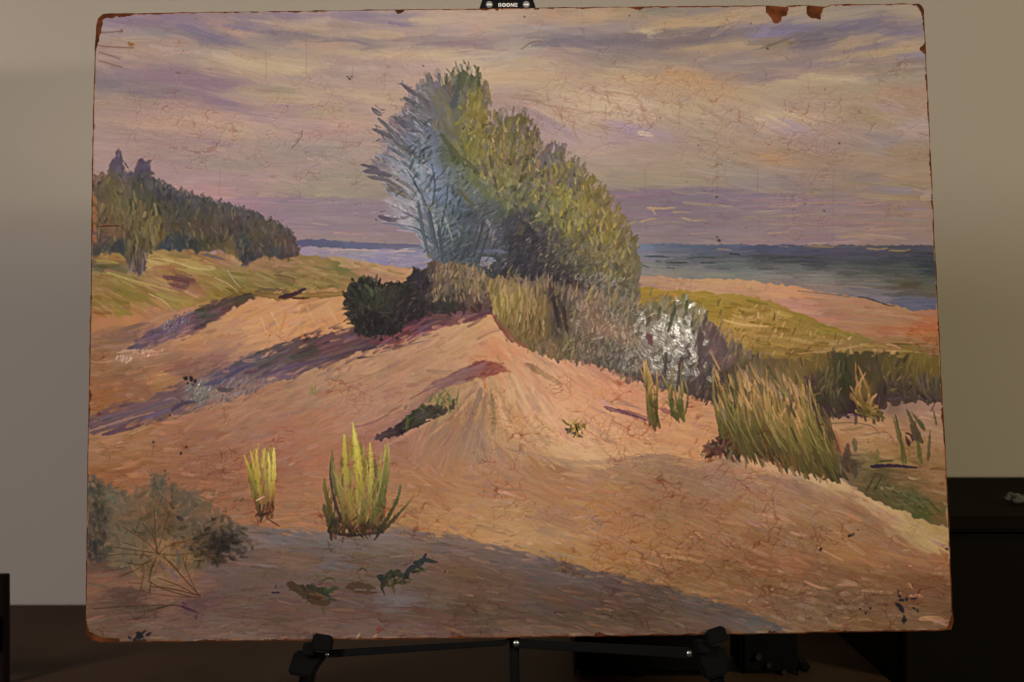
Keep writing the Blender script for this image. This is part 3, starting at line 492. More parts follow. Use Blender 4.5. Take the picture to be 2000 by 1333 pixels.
# ---------------------------------------------------------------- sand
SAND = Field('''185 620 a06c4a,200 640 8f6650,250 650 7c6055,300 640 a3795a,220 665 88684f,195 700 8c6644,250 695 a07c66,300 690 9e785e,250 725 86624c,350 680 a87c5c,380 660 b0835c,420 700 90695c,350 720 86604e,400 720 7c5a52,200 770 90603c,230 765 8c6040,280 750 855f48,310 740 a0744c,330 700 94705a,
520 600 c4935f,580 598 ca9866,640 600 c59562,560 640 cb9661,500 650 ca9b6c,620 650 ca945e,660 620 c89260,450 640 ba8b62,430 665 ab815e,480 690 b08564,540 670 c69668,470 610 c0905f,600 590 b08050,690 600 c49460,420 640 b08860,400 680 a57a5c,
185 870 936c4c,200 900 8f6848,300 850 966b4c,400 850 966a50,300 900 916748,400 900 916750,200 930 8c6040,350 940 8e6348,450 950 8c6248,250 850 9c7250,450 800 a67b5c,380 810 a0745a,550 780 ac7d5e,650 740 b68b68,750 720 bc916c,850 680 c29772,920 660 c79c72,960 640 ca9a6c,900 640 c59a70,840 700 be9470,600 820 b2795c,550 850 aa735a,700 790 b6886c,760 770 b6896c,800 740 ba8f6e,690 830 b8856a,730 815 b08068,560 900 a26c52,620 860 b07858,650 900 aa7052,500 930 a06a4c,480 830 a0745c,520 800 a87a5e,610 780 b0836a,640 810 b67e62,560 870 a87058,720 850 a8745c,760 850 a07260,
1000 660 ce9a72,960 680 cc9068,1050 700 d19e76,1000 700 cc8e66,1100 720 ce9872,1150 750 cb916a,1200 770 cb906a,1060 740 cc9a74,1100 780 ce996f,1050 800 d19f76,1000 760 cc9e74,1000 800 c8986c,1000 830 c2905f,1100 850 ce9b70,1200 850 ce9c70,1150 885 cca074,1250 870 cb996d,1350 860 c69266,1300 830 c79169,1250 800 c88e6a,1400 800 bb8862,1380 850 c28e64,1350 890 c6986a,1430 850 b88660,1280 760 c48d6a,1200 730 c08a6c,1170 720 b9846a,1250 890 caa074,1100 890 c89a70,1050 860 c29468,
940 800 ac825c,900 830 a57c5c,930 870 9c7a62,970 850 b88c62,880 790 ab8a62,860 850 9e7a5e,960 760 bd9368,900 870 a07a60,1000 870 b48a62,850 880 a3785a,820 860 a87a60,
700 940 a57150,800 930 a87856,760 900 a4745c,900 930 aa7854,1000 900 ad7b58,1050 920 a4754f,1100 920 9b7050,1200 920 957156,1300 910 96745c,1350 930 94735c,1250 905 a07c60,1000 960 ad7650,1100 960 a77550,1200 970 a2724e,1300 960 987459,1400 950 95725c,1430 915 a07a60,800 990 aa7d56,900 1000 b2845c,1000 1000 b2865a,700 1010 aa7b50,600 1000 a27150,850 960 a4744e,900 1030 b4855a,1000 1040 b4895c,800 1030 a4784e,1100 1010 9b7356,1100 1050 b0855a,1200 1040 a27550,1150 1000 a87850,1300 1000 957150,1400 1000 966b4c,1500 960 9e7354,1450 1000 9a7250,1500 1000 9c7050,1550 950 8c6552,1600 990 966a4c,1650 1010 9c6c4c,1470 890 bb8e66,1500 902 bb9068,1550 920 bc946e,1620 945 b98f68,1700 980 b68d64,1740 1000 b48b62,1780 1040 a8875a,1820 1060 a38257,1840 1040 a07f50,1700 1020 8e6046,1660 985 94684c,1750 1060 8c6346,1800 1090 8c5e40,1840 1100 8c5a3c,1600 1050 8e6042,1700 1090 926140,1550 1060 8c6146,1500 1060 916444,1640 1080 96643f,1400 1060 916b4a,1300 1060 9c704a,1200 1080 9c7148,1100 1085 9c764c,1300 1100 8c6544,1400 1100 875f3f,1500 1110 87593a,1560 1100 96603f,1600 1110 7e533a,1700 1120 7e5336,1800 1140 724a2f,1840 1150 6c4830,1500 1150 7c563a,1450 1130 80593c,1600 1160 7c5b42,1700 1170 75533a,1800 1170 704d33,1840 1190 68482f,1650 1200 75553c,1750 1200 715138,1820 1210 6c4d35,1550 1190 7a5b42,1600 1225 7a5a42,1720 1225 745236,1350 1130 84603e,1280 1120 8a6848''', 1, 1.5, 2)
SANDP = poly('160 655,260 640,330 612,440 590,560 578,700 570,760 600,860 600,960 605,1000 655,1060 695,1150 705,1250 740,1400 780,1440 850,1480 880,1560 905,1640 940,1700 975,1780 1010,1870 1040,1880 1270,1550 1270,1520 1222,1440 1190,1340 1158,1240 1134,1100 1100,1000 1076,900 1052,780 1040,560 1040,440 1010,150 1030,150 655')
fill(SANDP, SAND, 4, 1, gl=.08)
sdf = Flow('''220 700 -8,300 650 -12,350 700 -14,560 640 -25,620 620 -25,480 690 -14,240 770 -10,250 880 -8,350 930 -5,450 820 -22,600 760 -25,750 720 -27,850 680 -28,940 645 -30,600 860 -20,700 810 -25,560 900 -10,1000 670 50,1050 720 42,1120 760 36,1200 800 25,1060 800 55,1000 790 75,945 810 92,900 840 118,985 850 75,860 860 130,1100 860 22,1250 870 4,1380 860 -4,1450 880 12,700 950 -5,800 960 8,950 950 2,1000 1020 6,1150 960 8,1300 950 14,1300 1040 16,1450 1000 24,1600 1000 28,1700 1010 32,1560 930 18,1700 980 28,1800 1060 32,1500 1090 20,1650 1100 16,1800 1130 8,1300 1110 16,1500 1170 12,1700 1180 4,600 1000 2''')
many(SANDP, 3300, SAND, sdf, (45, 110), (9, 20), .014, (.4, .8), .5, .6, .08, hue=.008, spread=7)
many(SANDP, 4200, SAND, sdf, (20, 70), (4, 10), .02, (.35, .85), .6, .8, .08, ['c08868', 'b8805e', '947260', 'a86c50', '8c6c58'], .11, spread=8, hue=.009)
for a in '''1000 650,1050 690,1120 730|12|d4a47c|.5;985 690,1050 720,1100 770|10|d6a680|.5;960 690,990 700|16|c8825e|.6;1040 760,1070 810,1100 850|8|d8a880|.5;1010 780,1040 830|7|d6a67e|.5;1060 870,1150 890,1250 886,1340 880|10|d0a678|.5;1000 830,1060 860|8|c89c70|.5;1300 800,1360 815,1420 830|8|cf9870|.5;
1030 712,1060 730,1096 752|13|8c6c48|.75;1026 712,1045 722|10|836048|.6;945 745,947 790,946 830|4|b87a52|.6;930 750,900 800,850 860|11|94735e|.8;940 760,915 830,905 870|13|8c6e5c|.75;925 770,880 820,840 850|8|c89a6c|.75;950 770,935 840,925 890|11|8f715c|.7;960 770,965 830,960 850|9|867448|.75;962 765,985 820,1005 860|8|d2a478|.7;975 780,1000 840,1030 870|9|d6a880|.65;900 790,860 840,820 880|8|98745a|.7;965 750,990 800,1020 840|5|a88860|.5;
1000 878,1080 898,1160 904,1240 894,1310 896|9|97755e|.5;1240 895,1300 892,1350 902,1420 912|10|917060|.55;860 940,960 930,1000 920|8|b07c58|.4;720 960,800 950,880 960|8|8a7058|.4;980 955,1030 960,1080 980|6|8c6850|.5;1400 930,1460 946,1520 975|12|937262|.5;1420 960,1480 985,1540 1010|10|9a745c|.5;1500 905,1570 930,1640 950,1720 990|14|c2986e|.55;1480 930,1540 945,1590 975|14|8a6456|.6;1640 985,1690 1010,1730 1040|8|80563f|.5;1560 1000,1620 1030,1680 1060|8|a8734e|.5;1620 1080,1680 1095,1740 1110|10|a06844|.5;1550 1090,1580 1105|9|a86a4c|.5;1700 1075,1760 1090,1850 1100|9|a06c48|.45;1760 1020,1800 1050,1830 1072|14|ac8c5e|.6;1150 1010,1180 1030|16|8e7462|.5;1290 1085,1330 1090,1370 1098|8|bc9870|.5;
450 690,520 676,600 656,680 640|4|c08a64|.5;560 610,550 640,545 665|6|b8804e|.5;600 600,615 630,630 650|5|d2a478|.6;530 610,545 640|5|d8ac80|.6;640 600,655 625,660 640|5|d6a878|.6;580 640,560 660|8|b07c54|.5;510 620,520 650|5|d6a880|.5;625 640,640 650|9|b8844e|.5;
200 708,260 700,330 690|5|b58c6c|.5;230 690,260 684,310 688|6|c0a080|.55;180 735,230 720|5|b08a58|.5;300 735,330 730|4|c89468|.6;180 762,240 750,300 742|5|8c604a|.5;170 840,230 820,290 806|3|b08a60|.6;600 790,660 775,720 760|6|bd8f70|.5;700 830,780 800,820 790|5|c09476|.5;540 815,600 800|6|947070|.5;480 860,540 846|6|8a6c66|.5;640 760,720 735,790 705|3|98765c|.5;700 750,760 725|2|8c6c58|.5;810 690,860 672|2|94745c|.5'''.replace('\n', '').split(';'):
    p, w, c, al = a.split('|'); line(poly(p), float(w), c, float(al), dry=.7, edge=1.6, w2=float(w) * .7)
many(SANDP, 900, SAND, sdf, (14, 44), (4, 11), .02, (.25, .55), .7, .8, .08, ['947666', '9c7c6c', '8a6c60', 'b88a74', 'a87c6c', '86705e'], .8, spread=12)
many(SANDP, 500, SAND, sdf, (6, 18), (2.5, 6), .03, (.35, .7), .6, 1.0, .08, ['c89a78', '8a6450', 'b07860'], .45, spread=20)
# dune-edge shadows
SH = Field('''180 830 54444c,250 805 584850,300 795 5c4c54,350 780 5a4a54,380 800 66504c,420 745 544a5c,470 720 504858,520 700 464250,560 690 463e4a,600 690 403438,600 710 50404e,660 680 543c48,700 690 4c4048,720 660 5c3a44,760 660 6c4044,780 640 60343c,820 625 522e3a,880 610 583a40,940 605 5c3c3e,860 640 704848,900 630 7a5550,720 680 58404a,640 720 5a4a54,540 740 5f4f58,480 760 6a5656,430 780 74605c,400 760 706864,390 740 6a5a5c,560 720 524458''')
SH.c *= np.array((1.12, 1.04, .92), np.float32)
SH.c[SH.xy[:, 0] > 700] *= np.array((.84, .9, .92), np.float32)
SHP = poly('150 822,190 808,260 788,330 764,380 745,420 726,470 700,530 684,600 662,690 640,760 640,830 606,960 596,966 612,900 632,830 650,770 672,700 688,660 704,600 724,540 745,480 770,430 788,380 800,300 818,240 835,190 848,150 856')
fill(SHP, SH, 4, 2, gl=.4)
many(SHP, 420, SH, Flow('200 830 -14,350 780 -18,500 710 -22,650 690 -18,800 640 -22,900 615 -10'), (22, 60), (4, 9), .02, (.5, .9), .5, 1, .4, ['3c3440', '7c5a58', '5c4c64', '4c3038'], .2, spread=6)
for a in '730 690,800 662,860 640,940 622|4|8c4c48|.6;745 672,780 650,810 634|4|80404a|.7;500 690,540 678,560 668|6|34302c|.7;570 700,590 695,620 684|8|33302c|.75;640 700,700 684,750 676|4|3c2c38|.6;420 735,470 712,510 700|7|48425a|.6;740 690,790 676,840 664|3|5a5058|.5;200 820,280 800,340 780|5|4c4050|.6;205 850,235 836,260 828|6|4c3444|.8;260 832,300 820|3|5c3c44|.6'.split(';'):
    p, w, c, al = a.split('|'); line(poly(p), float(w), c, float(al), dry=.5, gl=.5)
BK = Field('250 680 504458,300 655 55465a,340 640 584a5c,380 620 5a4250,420 605 503c40,450 595 483830,480 585 4c4230,400 610 3c3c30,360 645 64505c,330 660 6a5460,440 610 5c3c40,540 578 4c3038,560 574 40303a,520 585 5c5028,620 580 7c6434,660 575 706030,690 580 6a5c34')
BK.c *= np.array((1.06, 1.0, .93), np.float32)
fill(poly('246 684,290 648,340 624,390 602,440 584,490 570,500 582,460 600,430 622,400 640,360 655,320 668,270 682'), BK, 3, 2, gl=.4)
many(poly('250 680,300 645,400 602,490 574,440 612,380 645,300 672'), 90, BK, -28, (14, 40), (4, 7), .02, (.5, .9), .4, 1, .5, ['3c3a2c', '6c545c'], .2)
line(poly('500 572,540 580,600 578,690 574'), 12, '75602c', .75, dry=.4); line(poly('500 570,520 566,560 568'), 6, '5c5438', .6, dry=.4)
line(poly('546 581,570 576,596 565'), 8, '3c2830', .85); line(poly('546 581,580 583,605 583'), 3, '5c2c2c', .8)
line(poly('395 610,440 592,490 574'), 7, '3f3c2c', .7, dry=.4)
line(poly('315 652,340 636,366 622'), 9, '4c4258', .6)
# bottom shade on the sand
LOW = Field('''470 1035 7c6460,550 1040 6e6870,560 1055 686670,650 1050 756870,620 1065 6e6468,700 1060 746662,760 1050 7a686a,800 1060 7a625f,900 1066 785f5c,860 1080 6c5c5a,1000 1085 6e5a5c,960 1090 6a5c58,1060 1100 66565c,1100 1115 64544e,1080 1130 5e5454,1200 1140 5c4a4c,1160 1130 5c5050,1300 1165 5c4a42,1400 1195 5c4c44,1380 1180 585050,1470 1212 545454,1510 1222 565050,600 1090 7e5c46,570 1085 825f48,700 1100 77594a,640 1085 6c605e,800 1100 6c5752,820 1080 806048,900 1120 70533f,860 1105 7a5648,1000 1140 6b4f42,1100 1170 674838,1050 1150 645048,550 1130 70544a,650 1120 76584a,650 1110 68606a,750 1130 72584c,850 1150 6c5244,780 1175 666070,950 1170 6a4f40,480 1090 745a50,500 1130 6c544a,520 1180 6e5046,600 1190 705046,700 1190 6b4c44,660 1160 684c48,800 1190 67483c,900 1190 60483c,860 1170 6c5a50,1000 1200 624a3c,1050 1190 584a44,1100 1210 5c4838,1200 1210 5a4638,1150 1180 5c4440,1300 1215 644c3c,1250 1190 58443a,600 1225 745548,540 1210 6a4c3c,700 1225 745450,800 1230 70544c,880 1225 6c4c44,1000 1232 785848,950 1215 5c4c40,1200 1235 6e5242,1100 1235 6e5040,1350 1225 684e3e,1430 1230 64504a,450 1060 7e6456,440 1120 6c5550,450 1150 6a554c,420 1090 765c4a,460 1200 6c5048,400 1200 6c504a,480 1235 765c50,380 1235 745650,350 1225 705248,300 1225 795a50,250 1200 6c5044,200 1215 72593f,190 1235 70543c,230 1180 644a3e,200 1190 715140,280 1190 5c4638,330 1190 805846,200 1110 684a3c,230 1115 644840,200 1130 8c5a44,250 1140 8e5c42,190 1160 8a583e,230 1165 62463a,260 1165 5e443a,300 1165 8a5c45,350 1160 8c5c44,380 1140 865843,340 1130 8c6444,300 1140 8a6644,420 1170 6c4c4c,370 1180 664048,200 1170 70503f''', 1, 1.8)
LOW.c = .55 * LOW.c + .45 * LOW.c.mean(-1, keepdims=True) * np.array((1.17, .97, .86), np.float32)
LOWP = poly('150 1090,240 1095,400 1100,440 1030,560 1036,660 1040,780 1036,900 1052,1000 1076,1100 1100,1240 1134,1340 1158,1440 1190,1530 1226,1540 1275,150 1275')
fill(LOWP, LOW, 4, 4, gl=.06)
many(LOWP, 1300, LOW, Flow('200 1150 -6,300 1200 -4,500 1060 4,700 1100 6,600 1200 2,900 1120 8,1100 1160 12,1300 1190 12,1450 1210 16'), (30, 90), (6, 15), .014, (.4, .8), .5, .7, .06, hue=.009, spread=6)
many(LOWP, 1700, LOW, Flow('200 1150 -6,300 1200 -4,500 1060 4,700 1100 6,600 1200 2,900 1120 8,1100 1160 12,1300 1190 12,1450 1210 16'), (16, 55), (3, 7), .018, (.4, .85), .6, .8, .06, ['6c625e', '86604a', '5c5048', '7c5a54', '705a40', '80604a'], .22, spread=7)
for a in '''590 1048,640 1052,690 1066|6|6e6664|.4;500 1104,540 1108|5|7c7270|.5;640 1108,690 1118|5|706868|.4;770 1170,810 1180,835 1186|7|706868|.45;950 1170,990 1174|5|6e6664|.4;1075 1080,1120 1090|6|8c7e78|.5;1110 1135,1148 1138|2|807874|.4;1120 1165,1145 1172|2|807874|.4;1110 1165,1180 1180|6|585450|.4;460 1080,500 1070,540 1066|4|84727a|.5;
210 1156,250 1150,270 1160|9|5c463c|.7;180 1105,220 1104,222 1118|8|684c40|.7;300 1190,340 1182,380 1192|3|3c2a2a|.7;350 1184,372 1192,385 1196|5|4a2c40|.8;355 1176,365 1186|4|46304c|.7;180 1190,260 1184,330 1182|3|4a3830|.7;240 1212,290 1206|2|44342c|.6;660 1200,720 1196,760 1202|2|804038|.6;640 1212,680 1216|2|7a3c34|.6;780 1190,830 1192,880 1204|2|7c4038|.6;780 1214,830 1218|2|7c4038|.5;1150 1030,1170 1040|8|8a7060|.3'''.replace('\n', '').split(';'):
    p, w, c, al = a.split('|'); line(poly(p), float(w), c, float(al), dry=.6, edge=1.4)
line(poly('735 1230,742 1232'), 12, '7c3c34', .7); line(poly('696 1246,702 1236'), 7, 'a08868', .7, w2=2); line([(728, 1245), (735, 1240)], 3, 'b0805c', .7)

GP = Field('370 790 5f5450,400 770 6a6258,430 755 645a5c,470 770 6c5a5c,420 790 745e58,350 805 66504c,330 630 5c4a58,300 660 705a58')
many(poly('330 806,360 770,385 742,440 735,520 735,540 742,440 790,380 804'), 260, GP, -58, (6, 16), (1.5, 3.2), .04, (.4, .8), .2, 1.8, .82, ['807068', '4a4048', '6c5c58'], .35, spread=14)
many(poly('362 750,395 745,410 775,390 795,365 790'), 70, GP, -35, (6, 14), (2, 4), .04, (.6, .95), .2, 2.0, .85, ['6a6454', '544c44'], .5, spread=20)
many(poly('310 640,345 615,385 605,370 630,330 650'), 70, GP, -50, (5, 12), (1.5, 3), .05, (.5, .9), .2, 2.0, .95, ['5c3c48', '86707c'], .4, spread=16)
many(poly('225 700,262 684,320 684,300 698,240 710'), 50, SAND, -60, (5, 11), (1.5, 3), .05, (.4, .8), .2, 1.6, .7, ['c0a490', 'b08c74'], .6, spread=14)
line(poly('400 752,430 744,470 722,500 712'), 9, '47425a', .75, w2=5, th=.4, gl=.2); line(poly('425 760,440 764,455 760'), 10, '56504a', .8, th=.3, gl=.1); line(poly('335 802,355 790,380 785'), 8, '4a404e', .8, th=.3, gl=.15); line(poly('500 740,560 720,640 700'), 7, '4f4058', .6, th=.4, gl=.2)
line(poly('176 842,240 822,300 806'), 5, 'a07a60', .6, dry=.5); line(poly('200 850,250 838,280 828'), 7, '50384a', .75, dry=.3)

# brush marks that break the edges of the shadows
for e_, f_ in (('190 808,260 788,330 764,420 726,500 690,600 662,690 640', -1), ('250 832,340 810,440 786,540 745,640 712,740 684,840 652,940 622', 1), ('250 680,300 650,390 604,470 578', -1), ('280 680,360 656,430 624', 1), ('560 1036,680 1042,800 1040,900 1052,1000 1076,1100 1100,1240 1134,1340 1158,1440 1190,1520 1222', 1)):
    q_ = poly(e_); L_ = np.r_[0, np.cumsum(np.hypot(*np.diff(q_, axis=0).T))]
    low_ = q_[0, 1] > 1000
    for i in range(int(L_[-1] / (7 if low_ else 7))):
        t_ = rng.uniform(0, L_[-1]); x_ = np.interp(t_, L_, q_[:, 0]); y_ = np.interp(t_, L_, q_[:, 1]) + rng.normal(0, 5 if not low_ else 9)
        s_ = rng.random() < .5; yy_ = y_ + (14 if s_ else -14) * f_
        c_ = C[int(np.clip(yy_, 0, 1330) * S), int(np.clip(x_, 0, 1999) * S)].copy()
        dab(x_, y_ + (-2 if s_ else 2) * f_, np.radians(rng.normal(10 if low_ else -24, 9)), rng.uniform(12, 34), rng.uniform(3, 7), c_, rng.uniform(.3, .65), dry=.8, th=.9, gl=.15)
# ---------------------------------------------------------------- the tree and the thicket
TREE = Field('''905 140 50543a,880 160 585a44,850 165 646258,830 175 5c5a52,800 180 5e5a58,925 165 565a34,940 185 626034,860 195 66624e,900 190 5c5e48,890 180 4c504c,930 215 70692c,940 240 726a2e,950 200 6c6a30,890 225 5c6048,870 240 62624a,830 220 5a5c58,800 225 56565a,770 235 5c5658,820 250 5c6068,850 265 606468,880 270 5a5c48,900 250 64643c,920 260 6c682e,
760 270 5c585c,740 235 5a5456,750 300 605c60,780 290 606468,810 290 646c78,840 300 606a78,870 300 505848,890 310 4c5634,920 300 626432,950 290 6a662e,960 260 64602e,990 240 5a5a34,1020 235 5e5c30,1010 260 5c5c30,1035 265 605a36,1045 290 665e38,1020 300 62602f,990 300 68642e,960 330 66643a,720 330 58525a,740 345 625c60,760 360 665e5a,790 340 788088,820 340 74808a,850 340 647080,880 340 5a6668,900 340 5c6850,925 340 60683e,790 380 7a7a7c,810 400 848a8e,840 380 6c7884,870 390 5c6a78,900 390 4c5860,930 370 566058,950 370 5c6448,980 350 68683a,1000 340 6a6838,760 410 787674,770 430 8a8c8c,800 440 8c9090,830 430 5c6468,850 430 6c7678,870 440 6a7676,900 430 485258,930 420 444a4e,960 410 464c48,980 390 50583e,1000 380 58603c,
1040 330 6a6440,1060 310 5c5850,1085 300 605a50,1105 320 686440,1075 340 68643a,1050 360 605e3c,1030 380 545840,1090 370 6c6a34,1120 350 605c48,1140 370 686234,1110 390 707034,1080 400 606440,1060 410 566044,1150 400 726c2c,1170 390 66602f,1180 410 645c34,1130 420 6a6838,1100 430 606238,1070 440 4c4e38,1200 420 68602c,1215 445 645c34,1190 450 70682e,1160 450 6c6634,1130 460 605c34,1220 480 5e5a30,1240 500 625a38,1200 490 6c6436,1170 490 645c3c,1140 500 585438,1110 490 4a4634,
820 470 788080,850 470 505a60,880 480 485054,910 480 40484c,940 470 4a4c50,960 460 50505a,930 500 3c4648,900 510 3c4446,970 490 383c40,1000 440 3a3c40,1000 470 2e2e34,1030 430 38363a,1030 460 2a2830,1060 450 34323a,1010 500 2c2c34,1040 500 2c2a30,1060 480 302c30,1080 500 34302c,1080 470 403c34,1060 530 26242a,1090 530 2c2828,1120 530 383430,1150 530 4a4a34,1180 520 565234,1200 540 585438,1230 530 5c563a,1245 560 5a5440,1100 550 2c2426,1130 555 30282a,1160 560 403a38,1200 565 4e4a40,1230 580 544e42,990 530 2c2c30''')  # blue-grey on the left keeps half of the surface glare in the pigment
TP = poly('862 540,848 520,836 500,824 470,812 440,806 400,800 360,796 320,790 290,792 262,800 232,810 212,818 190,826 166,838 152,856 150,876 160,892 136,908 128,926 132,938 156,952 172,958 200,950 232,976 230,1002 222,1022 222,1040 244,1054 272,1050 298,1064 296,1080 288,1098 288,1114 308,1130 326,1150 342,1172 364,1196 396,1216 428,1232 458,1242 486,1250 530,1250 580,1240 600,1180 580,1100 560,990 545')
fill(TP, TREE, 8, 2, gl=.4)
tflow = Flow("""905 150 -80,860 170 -110,930 180 -70,820 200 -140,780 250 -142,820 300 -130,850 380 -120,900 250 -100,890 320 -130,940 260 -75,1000 260 -85,1030 290 -75,960 330 -100,1080 330 -95,1120 370 -85,1180 420 -80,1220 480 -80,950 450 -62,1000 450 -60,1050 480 -58,1120 500 -65,1200 540 -70,880 450 -115,1060 400 -85""")
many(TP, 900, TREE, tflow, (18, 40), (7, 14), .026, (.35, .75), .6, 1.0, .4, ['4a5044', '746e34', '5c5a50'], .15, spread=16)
RT = poly('900 140,935 150,955 230,1040 240,1055 300,1110 305,1200 400,1240 480,1245 570,1120 540,1040 440,980 400,900 300')
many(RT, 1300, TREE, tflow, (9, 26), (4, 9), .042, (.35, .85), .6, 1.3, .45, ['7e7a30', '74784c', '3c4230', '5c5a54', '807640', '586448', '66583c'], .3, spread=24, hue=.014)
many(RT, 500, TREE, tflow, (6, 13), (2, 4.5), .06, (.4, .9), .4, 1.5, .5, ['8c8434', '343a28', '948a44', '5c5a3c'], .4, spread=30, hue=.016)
# broad clumps of light and shade on the right-hand side
for a in """1020 232,1034 256,1040 284|16|54562e;1000 232,992 262,986 290|13|6c6a2e;1064 300,1058 324,1052 350|15|57524a;1094 296,1104 318,1100 346|14|6a663a;1118 326,1126 352,1120 384|15|5c5844;1144 350,1142 384,1136 416|14|6e6a30;1168 376,1172 404,1166 440|15|5a5530;1190 402,1192 440,1186 470|14|72692c;1214 440,1214 476,1206 512|15|5a5430;1232 480,1234 520,1230 556|14|605a38;1080 370,1072 400,1068 430|16|58603c;1108 400,1100 436,1096 462|15|66682f;1040 330,1036 356,1030 384|14|5a5c34;1150 450,1144 484,1140 510|15|5e5a34;1180 490,1176 520,1170 548|14|4e4c34;1052 400,1044 420,1036 440|12|4a4e38;960 250,950 280,940 310|14|6a6a2e;930 230,922 260,914 290|13|5a5e34;1000 330,986 352,972 370|14|646638;940 330,930 352,922 374|14|5c6644""".replace('\n', '').split(';'):
    q, w, c = a.split('|'); line(poly(q), float(w) * .8, hx(c), .55, w2=float(w), dry=.7, edge=2.5, th=1.2, gl=.4)
for i in range(120):                              # clefts between the clumps, and mauve and grey touches
    x, y = [(958, 250), (966, 300), (1046, 310), (1040, 350), (1078, 350), (1112, 380), (1100, 440), (1150, 430), (1180, 450), (1140, 470), (1200, 500), (1010, 330), (990, 370), (1060, 380), (1090, 470), (930, 330), (1024, 262), (1090, 310)][i % 18]
    dab(x + rng.normal(0, 12), y + rng.normal(0, 14), np.radians(rng.normal(-80, 22)), rng.uniform(12, 30), rng.uniform(4, 9), hx(['3c4028', '464630', '4a4038', '66564c', '5a6058', '34382a', '6c5c4c'][i % 7]), rng.uniform(.35, .75), dry=.7, th=1.2, gl=.4)
many(RT, 420, TREE, tflow, (7, 18), (2.5, 6), .05, (.4, .85), .5, 1.5, .5, ['8a8232', '7c7c46', '444a2c', '94883c'], .45, spread=26, hue=.016)
# shaded side: hatched, glossy; the cool tint is partly glare put into colour
LT = poly('815 270,860 270,905 330,960 400,985 440,990 530,870 530,838 490,815 430,806 350')
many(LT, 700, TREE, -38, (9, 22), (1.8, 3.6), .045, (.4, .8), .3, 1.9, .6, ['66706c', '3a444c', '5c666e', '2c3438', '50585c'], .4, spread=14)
many(poly('930 400,985 420,1060 420,1140 500,1160 560,1000 545,930 520'), 620, TREE, -40, (6, 13), (1.6, 3), .035, (.5, .9), .2, 1.9, .62, ['1e1c20', '3c383c', '2c282c', '26262c'], .45, spread=16)
# sky and water between the limbs
for q, w, c in (('812 320,818 345,820 372', 11, 'aaa4a4'), ('806 390,812 420,818 446', 12, 'b4aaa2'), ('832 400,838 424,842 446', 8, 'a8a4a2'), ('846 420,852 450,858 482', 9, 'aea8a4'), ('866 420,876 446,884 470', 8, '9a9c9c'), ('812 452,822 470,832 488', 9, '9c9896'), ('952 430,958 446,956 462', 9, '8a7e88'), ('938 440,934 470,926 492', 5, '86808a'), ('966 450,962 474,958 492', 4, '787078'), ('896 452,900 470', 5, '7c8286'), ('880 480,888 500', 4, '74787c'), ('800 300,806 318', 8, 'a09894')): line(poly(q), w * .8, c, .55, w2=w * .4, dry=.6, gl=.4, th=1.2)
[dab(x_, y_, .05, l_, 6, hx('86868e'), .85, dry=.2, th=.3, gl=.1) for x_, y_, l_ in ((952, 505, 24), (954, 509, 32), (950, 514, 26), (946, 518, 16))]; line(poly('930 492,960 490,985 492'), 7, '565a72', .7)
# sprays that reach out to the left, light between them
L2 = poly('838 160,812 176,800 200,782 226,760 236,748 262,752 290,735 310,724 334,744 356,766 378,760 400,756 424,786 440,812 456,834 492,846 480,838 400,836 300,840 220')
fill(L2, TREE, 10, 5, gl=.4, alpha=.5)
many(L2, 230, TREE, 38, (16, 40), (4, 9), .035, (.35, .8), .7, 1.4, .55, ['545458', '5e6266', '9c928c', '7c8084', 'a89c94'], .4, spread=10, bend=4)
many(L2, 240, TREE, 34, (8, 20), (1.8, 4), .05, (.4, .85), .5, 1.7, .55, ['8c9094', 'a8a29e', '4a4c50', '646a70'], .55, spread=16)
for q, w, c in (('748 290,775 304,800 316', 12, 'a08e88'), ('752 348,776 358,800 372', 12, 'a2988f'), ('762 310,786 326,806 344', 9, '9a9490'), ('770 384,792 396,816 412', 11, 'b0a49c'), ('750 392,780 404,806 416', 7, 'a8a09c'), ('744 432,770 440,800 446', 8, 'a0a0a4'), ('776 450,800 452,826 452', 6, 'a0a2a6'), ('790 332,806 350,812 372', 8, '8c9298'), ('756 246,775 258,790 272', 9, 'aa9086'), ('770 400,792 412,812 428', 6, 'b8aea6'), ('790 274,800 290', 9, '8c8c90')): line(poly(q), w * .8, c, .42, w2=w * .4, dry=.7, gl=.4, th=1.2)
for a in """784 164,803 178,826 194,842 212|9|544e52;791 191,808 202,828 214|8|52544e;806 176,826 196,842 220|7|5c5a52;728 212,736 220,745 226|8|4c4e52;740 232,758 248,776 266,800 292,824 316|9|505656;772 232,788 244,808 256|10|504e54;800 222,816 236,832 250|9|565850;729 253,746 260,766 270|9|4e5050;770 276,796 296,822 314|9|545650;758 288,780 300,800 312|8|5c6066;742 302,768 314,792 326|6|747a80;706 322,722 326,742 332|6|4c4852;712 335,734 336,764 344|11|524c54;720 346,744 350,766 358,790 376|9|5c5654;760 366,780 376,803 388|11|625a50;752 372,776 384,800 396|5|787c80;740 423,756 428,774 430|10|544c58;770 428,790 426,806 422|7|6a6260;748 436,774 440,800 444|5|646a70;780 446,806 450,826 456|5|6a7076;786 316,806 332,820 350|9|5a6064;776 352,800 366,816 384|7|66645e;800 404,812 412|5|6c6a68""".replace('\n', '').split(';'):
    q, w, c = a.split('|'); line(poly(q), float(w) * .75, hx(c), .92, w2=float(w), dry=.35, th=1.6, gl=.35)
many(L2, 420, TREE, 30, (5, 13), (1.5, 3.4), .045, (.35, .75), .4, 1.6, .6, ['5a5c54', '6c6e68', '4a4c48', '7c7a70', '8c8880', '565a4c'], .65, spread=30)
many(LT, 300, TREE, -40, (5, 12), (1.5, 3.2), .045, (.35, .75), .4, 1.6, .6, ['4c5248', '5c625c', '383c38', '6c6e64'], .6, spread=25)
